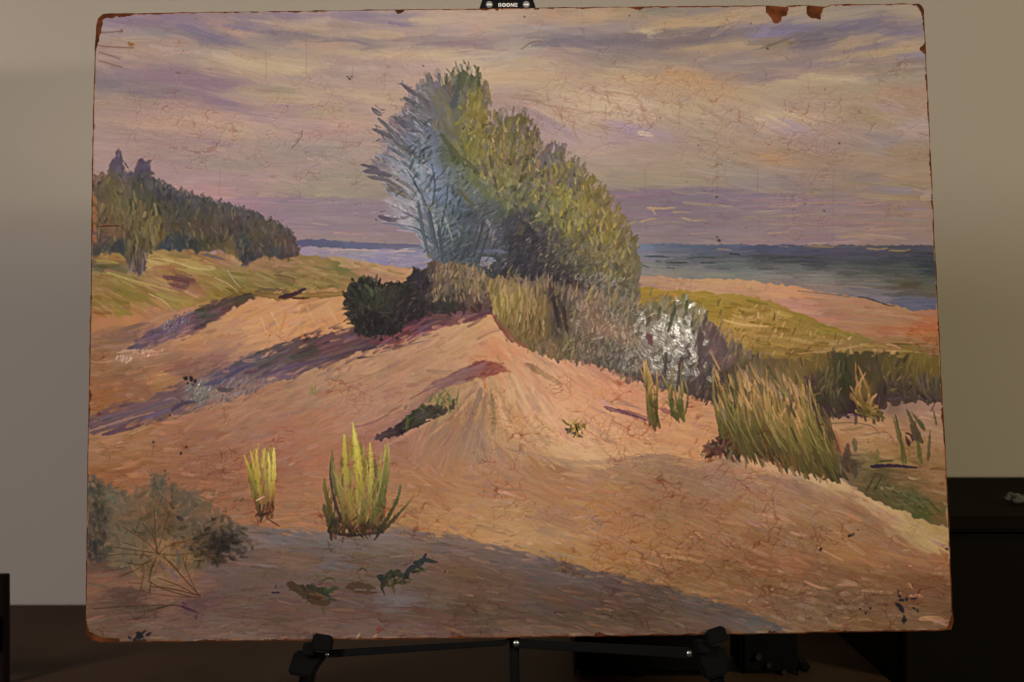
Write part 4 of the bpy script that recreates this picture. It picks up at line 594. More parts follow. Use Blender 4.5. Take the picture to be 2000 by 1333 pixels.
for i in range(150):                              # deep blue-green hollows on the shaded side
    x, y = [(830, 300), (850, 350), (870, 400), (840, 440), (880, 460), (910, 430), (900, 500), (860, 500), (930, 480), (820, 350), (890, 370), (840, 260), (812, 290)][i % 13]
    dab(x + rng.normal(0, 15), y + rng.normal(0, 18), np.radians(rng.normal(-52, 26)), rng.uniform(8, 24), rng.uniform(2.5, 6), hx(['2e3a3c', '38443f', '404c50', '2a3236', '4a5448'][i % 5]), rng.uniform(.35, .75), dry=.6, th=1.5, gl=.45)
for a in '818 392,824 430,832 470,838 500|5;838 410,848 450,858 496|6;822 380,808 352,794 330|4;836 410,822 376,806 356|4;846 400,850 360,844 320|4;862 440,872 400,876 360|4;828 440,808 424,786 414|3;840 470,820 450,800 442|3;944 434,934 470,926 502|4;960 440,946 478,936 508|4'.split(';'):
    q, w = a.split('|'); line(poly(q), float(w), '363e42', .7, w2=2, th=1.2, gl=.35)
for i in range(70):                               # broken ends of the sprays
    x, y = [(732, 218), (736, 258), (788, 170), (796, 194), (716, 330), (728, 345), (746, 426), (770, 236), (760, 300), (766, 370)][i % 10]
    dab(x + rng.normal(4, 9), y + rng.normal(0, 6), np.radians(rng.normal(35, 22)), rng.uniform(5, 13), rng.uniform(1.6, 3.5), hx(['545056', '5c5e60', '6c6a6a', '4a4a4c'][i % 4]), .7, dry=.5, th=1.4, gl=.4)
for a in """848 148,852 160,856 172|9|665e66;836 156,844 170,852 186|12|66685a;880 160,878 176,884 192|9|625648;894 138,900 152,898 172,890 188|12|4a4e3a;908 132,906 152,902 172|12|4c5636;920 132,924 148,918 168|9|485032;932 146,930 160,922 178|6|5e5e40;896 180,890 196,884 210|14|454c48;918 184,926 206,922 232|13|6e6c2c;938 178,942 204,936 230|12|746e2e;950 176,946 196,940 214|7|66623c;906 206,904 232,900 254|12|60623a;866 204,860 222,850 240|14|5e6050;840 200,850 220,860 236|10|5a5e5a;862 262,876 282,892 302|12|464e32;884 290,904 314,930 330|11|4c5434;900 260,910 284,918 304|11|666a30;936 262,930 290,922 314|11|6c6e30;840 250,850 270,856 290|10|585e66;892 370,912 390,926 404|9|54583a;924 360,944 372,960 390|8|5c6438;1036 436,1052 430,1066 428|7|60603a;1046 424,1056 416|5|8a8060""".replace('\n', '').split(';'):
    q, w, c = a.split('|'); line(poly(q), float(w) * .7, hx(c), .85, w2=float(w), dry=.45, th=1.4, gl=.4)
for a in '816 396,822 430,828 460,834 490|7|4c565c;836 416,844 450,852 486|8|465056;858 440,862 480,866 516|6|40484c;944 434,936 466,926 498|5|34383e;954 460,944 486,934 508|4|34383e;820 360,828 400,838 440|5|56606a'.split(';'):
    q, w, c = a.split('|'); line(poly(q), float(w), hx(c), .85, th=1.2, gl=.5)
for i in range(60):                               # bright lime touches on the sunny side
    x, y = [(905, 240), (940, 220), (955, 280), (1005, 250), (1025, 280), (1060, 350), (1100, 330), (1140, 400), (1180, 400), (1205, 440), (1160, 440), (1110, 420), (1080, 380), (1180, 480), (1215, 470)][i % 15]
    dab(x + rng.normal(0, 18), y + rng.normal(0, 20), np.radians(rng.normal(-85, 25)), rng.uniform(10, 24), rng.uniform(3, 6), hx(['7e7a26', '86802e', '6f7030', '8a8440', '767e44'][i % 5]), .75, dry=.6, th=1.6, gl=.5)
for i in range(70):                               # feathered right-hand edge
    t = rng.random(); k = np.interp(t, [0, .2, .3, .5, .7, .85, 1], [0, 1, 2, 3, 4, 5, 6])
    x = np.interp(k, range(7), [945, 955, 1045, 1055, 1115, 1195, 1245]); y = np.interp(k, range(7), [165, 225, 255, 292, 312, 398, 520])
    dab(x + rng.normal(0, 5), y + rng.normal(0, 6), np.radians(rng.normal(-75, 22)), rng.uniform(8, 22), rng.uniform(3, 8), hx(['605a48', '6c6834', '565a3a', '706450', '5a5448'][i % 5]), .7, dry=.6, th=1.4, gl=.4)
many(poly('1040 480,1110 470,1240 480,1245 580,1150 570,1060 530'), 240, TREE, -48, (4, 10), (1.4, 2.8), .05, (.5, .9), .2, 2.2, .74, ['8c8450', '2c2a24', '6c6440', '3c3a2c'], .5, spread=16)
# sky breaking into the outline, twigs breaking out of it
OUTL = poly('826 168,846 150,872 158,892 136,910 128,932 140,950 170,957 205,952 230,980 228,1010 222,1038 244,1052 275,1054 296,1080 289,1100 290,1118 312,1150 342,1174 368,1198 400,1218 432,1234 462,1244 500')
OL = np.r_[0, np.cumsum(np.hypot(*np.diff(OUTL, axis=0).T))]
for i in range(150):
    t_ = rng.uniform(0, OL[-1]); x_ = np.interp(t_, OL, OUTL[:, 0]); y_ = np.interp(t_, OL, OUTL[:, 1])
    up = -100 + 45 * np.clip((x_ - 830) / 420, 0, 1)
    a_ = np.radians(rng.normal(up, 16)); dx_, dy_ = np.cos(a_), np.sin(a_)
    if i % 5 < 2:
        c_ = C[int(np.clip(y_ - 16, 0, 1300) * S), int((x_ + 14) * S)].copy() if x_ > 850 else SKY.at(np.array([x_ - 20.]), np.array([y_]))[0]
        dab(x_ - dx_ * 3, y_ - dy_ * 3, a_, rng.uniform(10, 22), rng.uniform(2.5, 5.5), c_, rng.uniform(.6, .9), dry=.4, th=.8, gl=.15)
    else:
        c_ = TREE.at(np.array([x_ - 8 * dx_]), np.array([y_ - 8 * dy_]))[0] + rng.normal(0, .035)
        dab(x_ + dx_ * 3, y_ + dy_ * 3, a_ + np.pi, rng.uniform(12, 28), rng.uniform(2.5, 6), c_.astype(np.float32), rng.uniform(.6, .9), dry=.7, th=1.4, gl=.4)
for i in range(60):                               # flecks of light right through the crown
    x_, y_ = rng.uniform(800, 1210), rng.uniform(180, 480)
    if not inside(TP, np.array([x_]), np.array([y_]))[0]: continue
    dab(x_, y_, np.radians(rng.normal(-80, 30)), rng.uniform(5, 11), rng.uniform(1.8, 3.5), hx(['a08c7c', '948478', '8c8480'][i % 3]), rng.uniform(.25, .5), dry=.5, th=.6, gl=.2)
# dark bushes at the foot, left
DK = Field('''690 570 2e2e26,720 560 363a2c,700 600 2a2a22,740 585 343828,720 620 221e1c,740 640 1e1a1a,770 620 262220,760 570 343228,790 560 302c28,800 590 2a2424,780 600 302a26,820 540 2c2830,830 560 342a30,810 610 241e20,840 530 4c4038,860 540 6c5c44,850 570 504436,870 560 5c5240,900 550 6a5e40,880 590 34342a,860 600 2e2c28,900 580 4c4434,930 560 726440,920 590 5c4838,940 600 4a3630,950 580 64543a,900 605 3a2c2a,870 520 705c48,920 530 756648''')
DP = poly('672 572,690 550,720 542,750 556,770 552,800 545,812 530,830 524,850 512,880 516,920 520,950 540,964 570,966 602,920 606,880 612,840 610,800 628,780 640,770 656,730 660,700 650,684 625,676 600')
fill(DP, DK, 9, 1, gl=.35)
many(DP, 620, DK, Flow('700 600 -100,740 580 -80,800 580 -60,860 560 -85,930 570 -85'), (9, 22), (3, 6), .03, (.5, .95), .4, 1.3, .4, ['1c1a1a', '404034', '5a5040', '2c3424'], .3, spread=26)
for i in range(46):
    a_ = rng.uniform(100, 330); x = 730 + 52 * np.cos(np.radians(a_)) * rng.uniform(.8, 1.1); y = 602 + 54 * np.sin(np.radians(a_)) * rng.uniform(.8, 1.1)
    dab(x, y, np.radians(a_ + rng.normal(0, 14)), rng.uniform(10, 22), rng.uniform(3, 5), hx(['2a2c22', '34362c', '20201c'][i % 3]), .9, dry=.5, th=1.3, gl=.35)
line(poly('712 556,724 566,728 580'), 7, '4c5c38', .7)
for a in '700 592,725 604;735 604,760 590;735 610,765 612;730 604,710 620;735 570,770 560,830 548;740 608,765 625;800 560,825 572;735 600,742 585'.split(';'): line(poly(a), 1.4, '565242', .4)
for i in range(120):
    x = rng.uniform(845, 960); y = rng.uniform(515, 590)
    dab(x, y, np.radians(rng.normal(-85, 18)), rng.uniform(8, 18), rng.uniform(1.8, 3.5), hx(['8c7850', '7c6a48', '5c5240', '96805a', '705c50'][i % 5]), .75, dry=.4, th=1.5, gl=.4)
# hedge of grasses and bushes running down to the right
HG = Field('''960 560 7c6c38,985 550 7a6a40,1010 545 6c6038,980 590 8a7a36,1000 600 827234,1020 580 8c7a3c,1010 640 75662f,1000 650 6a5c30,1040 590 86723a,1045 560 5c5038,1060 600 7c6a34,1070 640 64582e,1040 650 726030,1085 580 3c342e,1095 610 443c30,1090 640 403a2e,1110 580 54483a,1120 610 5a4e38,1140 570 5a4c44,1140 600 75604c,1130 640 645440,1170 590 6a5648,1170 640 745c48,1200 600 4c4a3c,1200 640 7c6450,1220 620 5c5644,1230 660 6f5c48,1180 680 4e4a40,1150 680 544c38,1110 670 5c5434,1070 680 6c5c36,1210 700 4c483f,1240 700 54483c,1250 640 5c5446,1250 600 565040,1280 600 62603f,1300 590 66603c,1340 585 64663c,1320 620 5c5a44,1280 640 605648,1270 680 5c5046,1300 660 5e5448,1340 640 585444,1370 620 605c40,1390 650 604c48,1370 680 544844,1340 700 4c443c,1300 720 4a423a,1280 720 50463a,1400 680 5c4c48,1430 680 544c40,1420 710 5a4a44,1380 720 4c403a,1360 750 463a34,1390 770 40322c,1420 750 4c4034,1450 700 5e5438,1470 700 605438,1480 720 5c4e34,1440 740 4a4032,1270 740 443c36''')
HP = poly('955 552,972 540,985 552,1000 538,1020 550,1048 552,1062 538,1078 558,1096 566,1112 556,1130 572,1150 578,1170 570,1188 590,1214 596,1236 582,1256 600,1280 592,1300 578,1318 590,1336 576,1352 596,1372 604,1384 626,1404 640,1418 664,1444 672,1462 690,1480 692,1500 720,1500 770,1430 790,1390 788,1340 770,1270 752,1210 730,1150 708,1090 704,1050 690,1000 664,966 624')
fill(HP, HG, 6, 2, gl=.4)
many(HP, 1500, HG, Flow('1000 600 -82,1100 620 -86,1200 640 -75,1300 650 -75,1400 700 -70'), (10, 30), (3, 7), .04, (.4, .9), .5, 1.4, .45, ['8a7c3c', '7a624c', '322c26', '8c7850', '6c5c58', '484838'], .3, spread=18, hue=.014)
many(poly('960 560,1060 560,1075 650,1010 655,965 610'), 240, HG, -84, (14, 36), (2.5, 5), .05, (.5, .9), .4, 1.4, .4, ['968440', '8c7a38', '645828', 'a08c4c'], .4, spread=9)
many(poly('1110 560,1250 590,1300 640,1290 740,1210 725,1110 690'), 700, HG, -60, (6, 14), (1.5, 3), .06, (.5, .95), .2, 2.0, .72, ['94806a', '3c3834', '746450', '4c4c40'], .45, spread=28)
for i in range(330):                              # varnish pooled here: glossy dabs, thinning out to the left
    if i < 230: x, y = rng.normal(1318, 32), rng.normal(664, 44)
    else: x, y = rng.normal(1262, 38), rng.normal(690, 30)
    if y > 752 or x < 1215 or x > 1398 or y < 580 or (x > 1360 and y < 600): continue
    c = HG.at(np.array([x]), np.array([y]))[0] + rng.normal(0, .03)
    dab(x, y, np.radians(rng.normal(-75, 50)), rng.uniform(9, 20), rng.uniform(6, 13), c.astype(np.float32), rng.uniform(.6, 1), dry=.5, th=1.1, gl=rng.uniform(.75, 1.0) if i < 230 else rng.uniform(.6, .9))
many(poly('1120 540,1180 530,1240 580,1240 610,1160 580'), 260, HG, -48, (5, 12), (1.5, 3), .05, (.5, .9), .2, 2.0, .72, ['2c2628', '6c604c', '484438'], .4, spread=15)
for a in '''1082 590,1088 616,1090 640|11|3c342c;1100 600,1104 630,1108 650|9|40382e;1075 550,1078 575|8|5c3c3c;1120 550,1128 580|7|60403c;1265 655,1272 675|14|6a4448;1318 590,1312 625,1304 650|8|4a5038;1342 588,1340 605|9|505838;1380 620,1368 650,1356 680|8|544844;1290 600,1284 625|7|52543c;1395 640,1385 660|14|624c48;1370 650,1365 690|12|584844;1300 690,1298 740|7|4c4438;1330 700,1326 750|9|503f3a;1410 665,1420 690|10|5c4a46;1270 620,1262 640|8|585040;1355 610,1350 640|6|4c5038'''.replace('\n', '').split(';'):
    p, w, c = a.split('|'); line(poly(p), float(w), c, .85, w2=float(w) * .6, dry=.3, th=.4, gl=.15)
for a in '960 612,985 650,1000 668|5|7c3c30|.7;985 640,1010 668,1030 680|5|8c4834|.6;1245 735,1265 745|5|6a4844|.6;1190 725,1230 740|5|8a6458|.5'.split(';'):
    p, w, c, al = a.split('|'); line(poly(p), float(w), c, float(al))
for i in range(150):                              # loose tops of the hedge, leaning right
    x_ = rng.uniform(960, 1490); y_ = np.interp(x_, [960, 1060, 1130, 1240, 1340, 1400, 1490], [552, 550, 568, 588, 584, 640, 705]) + rng.normal(4, 9)
    dab(x_, y_, np.radians(rng.normal(-78, 16)), rng.uniform(14, 34), rng.uniform(2.5, 6), hx(['8a7a44', '7c6a4c', '6c6044', '746458', '96844c', '5c5c40'][i % 6]), rng.uniform(.4, .8), dry=.8, th=1.4, gl=.4)
# apex of the dune
APX = Field('860 745 8c665c,890 735 86605a,910 725 7c5048,925 715 8a4a40,945 712 84483e,965 718 8c5040,985 722 9a5c46,940 735 8a5648,900 750 927064')
fill(poly('838 752,870 738,905 718,930 706,955 702,985 716,996 728,968 730,950 740,920 742,890 752,860 760'), APX, 4, 2, gl=.2, alpha=.85)
many(poly('845 750,905 720,955 704,990 722,950 736,890 752'), 60, APX, -18, (12, 34), (3, 6), .03, (.5, .9), .5, .8, .2, ['6c3430', 'a06048', '7c6470'], .2)
line(poly('910 720,930 712,945 706'), 5, '6c2c28', .7); line(poly('880 732,900 724'), 3, '6c3430', .6); line(poly('945 735,948 760'), 4, 'b8603c', .6)
line(poly('946 712,905 728,868 748,836 772,806 800,764 834,716 864'), 20, '94706a', .5, w2=12, dry=.5, edge=3)
line(poly('930 722,890 742,852 766,816 796'), 9, '7c5850', .45, dry=.6, edge=2)
line(poly('960 742,915 762,880 786,850 812,800 846,752 872'), 9, 'c8987a', .45, dry=.6, edge=2)
# gully with tufts on the left slope
GU = Field('730 855 5c4440,760 845 4c3a38,790 830 3f3630,820 812 484438,850 800 4a463a,880 780 5a4c3a,800 815 3c402c,780 835 3c3034')
fill(poly('724 862,748 844,772 834,790 818,812 800,830 792,850 796,880 778,896 770,886 796,872 806,850 814,820 830,790 848,765 852,740 862'), GU, 5, 1, gl=.2)
many(poly('730 858,790 822,830 796,885 780,870 806,790 846'), 60, GU, -30, (12, 30), (3, 6), .03, (.5, .9), .4, 1, .2, ['2c2824', '5c5c40', '604840'], .3)
line(poly('690 835,730 825,770 800,785 792'), 4, '8c6058', .6); line(poly('800 780,830 764,850 755'), 4, '7c5450', .5); line(poly('820 770,850 745,870 740'), 4, '86605c', .5)
for i in range(40): dab(rng.normal(868, 12), rng.normal(778, 10), np.radians(rng.normal(-88, 24)), rng.uniform(12, 28), rng.uniform(3, 5), hx(['84804a', '6c7040', '8c8450', '5a6438', '96784a'][i % 5]), .8, th=1.2, gl=.3, tip=True)
line(poly('793 842,796 820,792 812'), 8, '50602c', .8, w2=4); line(poly('785 850,782 838'), 6, '30202c', .7); line(poly('820 800,826 792,832 796'), 7, '55583a', .7); line(poly('790 800,794 792'), 5, '6c6c44', .6); line(poly('760 850,790 842,840 822'), 2, '30282a', .5)
for i in range(9): dab(614 + rng.normal(0, 4), 762 + rng.normal(0, 4), np.radians(rng.normal(-85, 15)), 16, 3, hx('88803c'), .7, tip=True)
# small plant with its shadow, and shadow streaks on the right slope
line(poly('1104 838,1120 846,1136 854'), 9, '4c3a4c', .85, w2=5); line(poly('1125 846,1130 854'), 4, '30282c', .8)
for i in range(34): dab(1132 + rng.normal(0, 9), 836 + rng.normal(0, 8), np.radians(rng.normal(-85, 35)), rng.uniform(10, 20), rng.uniform(2.5, 5), hx(['8c7030', '746428', '9c7c38', '5c5428', 'a08840'][i % 5]), .85, th=1.2, gl=.2, tip=True)
line(poly('1098 820,1106 828,1116 832'), 4, '6a5c30', .8); line(poly('1124 830,1128 846'), 3, '33301c', .9)
for a in '1180 795,1200 802,1230 808,1275 822|8|5c3c48|.75;1170 780,1190 795|5|b08c8c|.6;1290 800,1310 806,1325 816|8|7c5048|.7;1220 790,1250 798|3|7c6c54|.5;1350 828,1370 834|9|a87860|.6;1200 800,1240 812,1270 826|4|4c3048|.6'.split(';'):
    p, w, c, al = a.split('|'); line(poly(p), float(w), c, float(al), gl=.4, dry=.4, th=1.3)
# ---------------------------------------------------------------- grasses on the right
RG = Field('''1400 760 443830,1420 790 4c4830,1450 800 4c4c28,1440 850 46421f,1470 870 44421c,1430 890 44342a,1400 885 54382c,1380 880 6c5038,1500 850 565024,1500 800 6a5c30,1480 750 64583a,1530 760 64583a,1550 820 5f5628,1540 870 585020,1520 900 5c4426,1560 910 56461f,1600 880 5c5426,1600 920 544a22,1640 930 40382a,1560 780 5c4a36,1590 750 4c3c34,1590 780 443430,1610 740 4a4a2c,1640 720 3e4426,1650 750 363822,1640 780 40352a,1670 800 382a2a,1620 800 40322c,1700 800 4c3a28,1690 760 6c5c2a,1710 730 4c4628,1740 720 5a5228,1730 760 43382e,1760 770 42362e,1740 790 503e34,1780 730 5c5026,1770 750 46383a,1800 750 443c3c,1820 720 665826,1800 700 6c6028,1830 760 48402e,1830 790 4c3c34,1790 775 48382c,1720 775 40352c,1560 730 6c5e30,1600 710 6a5c2c,1680 720 4a4426''')
RP = poly('1390 750,1420 720,1480 700,1560 705,1640 690,1720 690,1840 700,1845 800,1780 785,1730 790,1710 820,1640 812,1610 820,1620 850,1640 900,1660 940,1600 932,1540 914,1480 892,1420 892,1370 884,1400 860,1410 800')
fill(RP, RG, 8, 1, gl=.3)
SG = Field('1620 825 a57d5c,1660 815 94705c,1650 835 ab8058,1680 830 aa8058,1720 830 a87e5a,1740 850 a57a58,1660 860 a07650,1640 870 a06848,1700 870 a07a50,1690 850 a88058,1730 880 987048,1700 900 70603c,1660 900 665040,1740 790 7c6050,1780 790 8c6c5c,1820 795 957262,1800 810 9c7660,1840 830 9c765c,1830 860 987254,1840 900 8c6844,1820 930 8a6440,1780 910 80603c,1760 880 8c6a40,1800 880 8c6844,1840 960 7c5a38,1800 950 7c5c3c,1760 940 74583a,1720 930 5c4a30,1740 960 5c4f30,1780 970 525030,1840 1000 6a5030,1800 995 505028,1720 955 5a4c30')
fill(poly('1610 822,1650 812,1720 812,1740 790,1790 782,1848 790,1858 1030,1790 1012,1740 990,1690 968,1650 940,1636 890'), SG, 6, 1, gl=.1)
many(poly('1615 825,1720 818,1840 795,1850 1000,1740 975,1660 935,1640 890'), 380, SG, 5, (16, 50), (4, 9), .025, (.4, .85), .5, .8, .1, ['b08a68', '7c6040', '946a48'], .15)
many(poly('1690 930,1760 955,1850 985,1850 1015,1790 1005,1700 965'), 130, SG, 25, (10, 26), (3, 6), .03, (.5, .9), .4, 1, .15, ['4c5028', '5c5830', '6c5c38'], .5, spread=15)
line(poly('1618 828,1660 826,1700 832,1716 846'), 2, '66503c', .7); line(poly('1690 850,1730 845,1745 862'), 2, '6c5040', .6); line(poly('1700 912,1740 910,1790 914'), 9, '362438', .85, w2=5); line(poly('1715 902,1745 900'), 4, '3c4428', .7)
line(poly('1620 815,1660 812,1710 810'), 4, '5c4850', .5); line(poly('1735 780,1780 778,1830 780'), 5, '584a54', .5)
for x0, y0, x1, y1, w, c in ((1650, 915, 1655, 870, 14, '4c3c30'), (1670, 880, 1668, 858, 10, '56503c'), (1670, 930, 1665, 900, 14, '4c4230'), (1712, 905, 1712, 878, 7, '6c6030'), (1690, 960, 1710, 925, 4, '4c3c28'), (1705, 960, 1722, 930, 3, '403424')): line([(x0, y0), (x1, y1)], w, c, .75, dry=.4)
many(RP, 420, RG, Flow('1450 820 -105,1550 850 -105,1600 880 -105,1650 750 -95,1750 750 -80,1820 740 -80'), (12, 34), (3, 7), .03, (.5, .9), .4, 1.1, .35, ['2f2a22', '6c6030', '5a5428', '4c3c38'], .22, spread=12)
# plumes and blades
def clump(n, bx, by, tx, ty, w, c0, c1, c2, bend=-8, gl=.35):
    for i in range(n):
        t = rng.random(); x0 = bx[0] + (bx[1] - bx[0]) * t + rng.normal(0, 5); y0 = by[0] + (by[1] - by[0]) * t + rng.normal(0, 6)
        k = rng.random() ** .8; t2 = np.clip(t + rng.normal(0, .16), 0, 1)
        x1 = tx[0] + (tx[1] - tx[0]) * t2; y1 = ty[0] + (ty[1] - ty[0]) * t2 + k * 70 + rng.normal(0, 8)
        pick = lambda cs: hx(cs[rng.integers(len(cs))]) + rng.normal(0, .025)
        blade(x0, y0, x1, y1, rng.uniform(*w), pick(c0), pick(c1), bend + rng.normal(0, 5), rng.uniform(.7, .95), gl, pick(c2))
G0 = ['46421e', '4c4a22', '3c3820', '52501f', '5c4426']; G1 = ['5c5a24', '665f2a', '4c5420', '6c642e', '5a5022']; G2 = ['a5854a', 'b08c4c', '8f7a3c', '7a6c34', 'a88248']
RG.c *= 1.1
GC = poly('1398 735,1440 725,1500 722,1560 735,1600 780,1630 850,1655 935,1600 930,1540 912,1480 892,1420 890,1408 830,1400 780')
many(GC, 420, RG, Flow('1430 800 -108,1480 780 -104,1540 820 -108,1600 870 -112,1600 800 -106'), (20, 55), (4, 9), .03, (.4, .85), .6, 1.3, .35, ['5c5826', '44481e', '6a5c30', '3a3420', '7a6834'], .35, spread=7)
clump(26, (1415, 1510), (880, 905), (1392, 1478), (722, 735), (4, 8), G0, G1, G2)
clump(34, (1500, 1650), (900, 940), (1470, 1590), (726, 770), (4, 9), G0, G1, G2)
clump(14, (1480, 1600), (850, 900), (1460, 1560), (720, 760), (4, 7), G1, ['746a30', '80702f', '6a5c2a'], ['b8944e', 'b08a48', 'c09a58'])
clump(26, (1685, 1725), (805, 815), (1660, 1715), (705, 740), (4, 8), ['5a5226', '665a28', '4c4422'], ['7c6a2e', '6f642c', '8a7034'], ['a88248', 'a07a40', 'ae8a50'])
clump(20, (1600, 1660), (775, 800), (1590, 1650), (700, 705), (4, 8), ['3a3026', '44402a'], ['404426', '4c4a2c', '4a3c30'], ['5c5a2e', '6c6230', '77683a'])
clump(26, (1740, 1840), (770, 785), (1725, 1835), (690, 690), (4, 8), ['3c3230', '443a2c', '4c4030'], ['4a4030', '4c4630', '5a4e2c'], ['6a5e28', '736630', '7c6a34'])
for x0, y0, x1, y1, w, c0, c1 in ((1768, 905, 1748, 810, 9, '5a5a28', '4a4a28'), (1762, 905, 1758, 850, 7, '606028', '5a5428'), (1800, 905, 1786, 830, 8, '5a5a2a', '4c4c28'), (1812, 900, 1816, 840, 7, '5a4c30', '50502a'), (1800, 865, 1770, 800, 12, '4a4228', '56562a'), (1805, 840, 1780, 806, 10, '484a28', '5c5c2e'), (1790, 860, 1778, 830, 12, '4c3c34', '50482c'), (1756, 860, 1744, 815, 8, '5c5628', '6a602e'), (1828, 830, 1822, 800, 6, '5c5a2c', '6c6430'), (1795, 900, 1790, 860, 7, '66642c', '5a5a28'), (1775, 870, 1768, 852, 9, '4a2c30', '54382c')): blade(x0, y0, x1, y1, w, hx(c0), hx(c1))
line(poly('1768 846,1778 850,1782 862'), 4, '3c2428', .8)
clump(16, (1272, 1284), (826, 832), (1250, 1284), (694, 712), (4, 7), ['4c4a20', '565424', '3f3c1e'], ['5c5a26', '66602c', '56521f'], ['b48c4c', 'a88448', 'b89458'], -3)
clump(18, (1310, 1334), (812, 818), (1292, 1338), (716, 726), (4, 7), ['52561f', '4c4c20'], ['5a6028', '646030', '546030'], ['a08448', 'b08c50', '8a7c3c'], -2)
for i in range(40): dab(rng.uniform(1375, 1430), rng.uniform(862, 893), np.radians(rng.normal(-60, 40)), rng.uniform(10, 22), rng.uniform(3, 6), hx(['4c3028', '3c2a24', '6a6a48', '5c4030', '7a4838'][i % 5]), .8, th=1.1, gl=.2)
for i in range(46):                               # straw-coloured plumes, dry brush
    x, y = [(1398, 735), (1412, 755), (1440, 740), (1462, 745), (1478, 732), (1500, 745), (1520, 760), (1538, 752), (1556, 770), (1570, 790), (1498, 770), (1450, 770)][i % 12]
    dab(x + rng.normal(0, 6), y + rng.normal(8, 16), np.radians(rng.normal(-112, 7)), rng.uniform(26, 52), rng.uniform(4, 8), hx(['ac8a4c', 'b08c50', '9a7e44', 'b8965a'][i % 4]), .7, dry=.9, th=1.6, gl=.4)
many(GC, 150, RG, -108, (14, 36), (3, 6), .04, (.4, .8), .6, 1.3, .35, ['5c6428', '3c3820', '807034', '6c4c2c'], .5, spread=9)
# ---------------------------------------------------------------- foreground plants
many(poly('478 890,500 878,536 878,538 960,530 1005,506 1005,492 960'), 70, Field('485 890 a09438,500 885 a89c40,530 885 b0a448,510 930 7c7030,490 940 6c6428,530 940 8a7a34,510 980 6c4628,525 985 744628,505 1000 402c20'), -84, (20, 44), (4, 8), .03, (.5, .9), .6, 1.3, .3, ['5c5020', '8c8034', '6c3c24'], .25, spread=6)
for x0, y0, x1, y1, w, c0, c1, c2, b in ((505, 1000, 476, 890, 9, '5c3c24', '6f6826', 'a89a38', 4), (512, 1005, 488, 880, 8, '6c4428', '847a2c', 'a8983c', 2), (514, 1000, 500, 878, 9, '70482c', '8a7e30', 'b4a645', -2), (520, 1005, 512, 880, 8, '5c3c28', '7c6c34', 'a49640', 3), (524, 1000, 524, 885, 9, '6c3c26', '8c8038', 'bcae50', 2), (528, 1002, 534, 876, 10, '703c24', '98883a', 'c0b258', 3), (530, 990, 537, 920, 5, '4c3424', '8a7430', 'a89a40', 0), (508, 1008, 496, 940, 6, '402c1e', '5c5424', '7c7028', 0)): blade(x0, y0, x1, y1, w * .9, hx(c0) * 1.05, hx(c1) * 1.1, b, .9, .35, hx(c2) * 1.08)
for i in range(26): dab(rng.uniform(500, 533), rng.uniform(985, 1012), np.radians(rng.normal(-80, 25)), rng.uniform(8, 18), 3, hx(['3c2820', '5a3826', '2c2420', '7a4a30'][i % 4]), .8)
line(poly('500 978,508 974,515 970'), 2.5, 'c09a80', .8); line(poly('520 1012,535 1022,545 1028'), 3, '4c3038', .7)
CPK = 1.1
CPF = Field('640 1000 44401f,640 960 54502a,660 930 5c582c,655 890 585430,690 870 8c842e,690 930 7a722a,700 980 6c5c2c,720 940 7c7430,740 940 4c5428,735 990 444c24,750 900 7c7a38,660 1020 3c2c20,700 1025 5c4028,735 1025 3c3422,770 980 484c2c')
many(poly('640 960,668 900,690 850,705 870,722 890,748 900,752 940,742 1000,745 1030,650 1035,636 1000'), 150, CPF, -90, (20, 50), (3, 7), .035, (.4, .85), .7, 1.3, .3, ['4c4a24', '9c9438', '6c5430', '5c6428', 'b0a848'], .35, spread=8)
for x0, y0, x1, y1, w, c0, c1, c2, b in ((660, 1035, 633, 935, 11, '3c3020', '4c4824', '645e2c', -6), (655, 1038, 632, 985, 14, '362c1e', '443c20', '4c4424', -5), (672, 1030, 648, 880, 12, '4c3824', '4f4c28', '5e5c30', -6), (668, 1020, 645, 900, 6, '3c2c28', '40362c', '4a4430', -8), (680, 1035, 660, 920, 9, '6a4c2c', '64602c', '77722e', -4), (690, 1038, 672, 850, 13, '70522c', '7c742a', 'a29a38', -4), (700, 1040, 690, 840, 11, '6c4e2c', '8a8030', 'aca644', 2), (704, 1030, 688, 826, 10, '5c4c28', '948a30', 'b4ac4c', 8), (712, 1035, 722, 865, 11, '7a5230', '8a8438', 'a8a03e', 6), (724, 1035, 716, 900, 6, '6c4430', '7c6c34', '9a8a3c', 0), (716, 1038, 752, 870, 12, '3c4824', '4c5428', '8a8438', 12), (730, 1030, 758, 865, 7, '3c4c24', '4c5426', '9a9448', 10), (726, 1040, 748, 960, 12, '4c3c28', '5c4c2a', '5c5a2c', 8), (738, 1036, 782, 945, 8, '30301e', '3c4424', '5a5c34', 8), (742, 1040, 812, 962, 8, '36301f', '44462a', '9a6c44', 4), (700, 1042, 704, 960, 8, '7a5438', '6f5c34', '74682e', 0), (684, 1042, 676, 980, 9, '4c3422', '5c4c28', '6a5c2c', 0), (718, 1042, 740, 1000, 8, '5c3630', '6a4438', '64502c', 2)): blade(x0, y0, x1, y1, w * .95, hx(c0) * 1.06, hx(c1) * 1.12, b, .88, .35, hx(c2) * 1.08)
for i in range(80): dab(rng.uniform(642, 750), 1030 + rng.normal(0, 9), np.radians(rng.normal(-85, 30)), rng.uniform(10, 22), rng.uniform(3, 6), hx(['3c2c20', '4c3824', '2c2a1c', '6a4430', '443c20'][i % 5]), .75, dry=.4)
for a in '700 1010,704 970|3|a08468;718 1000,716 950|3|86604c;676 960,672 930|2|9a7c60;664 1000,656 970|4|9a6c4c;690 850,698 880|2|c4bc68;752 878,748 900|2|b0aa60;704 1015,694 1030|4|8a6a4c'.split(';'):
    p, w, c = a.split('|'); line(poly(p), float(w), c, .75)
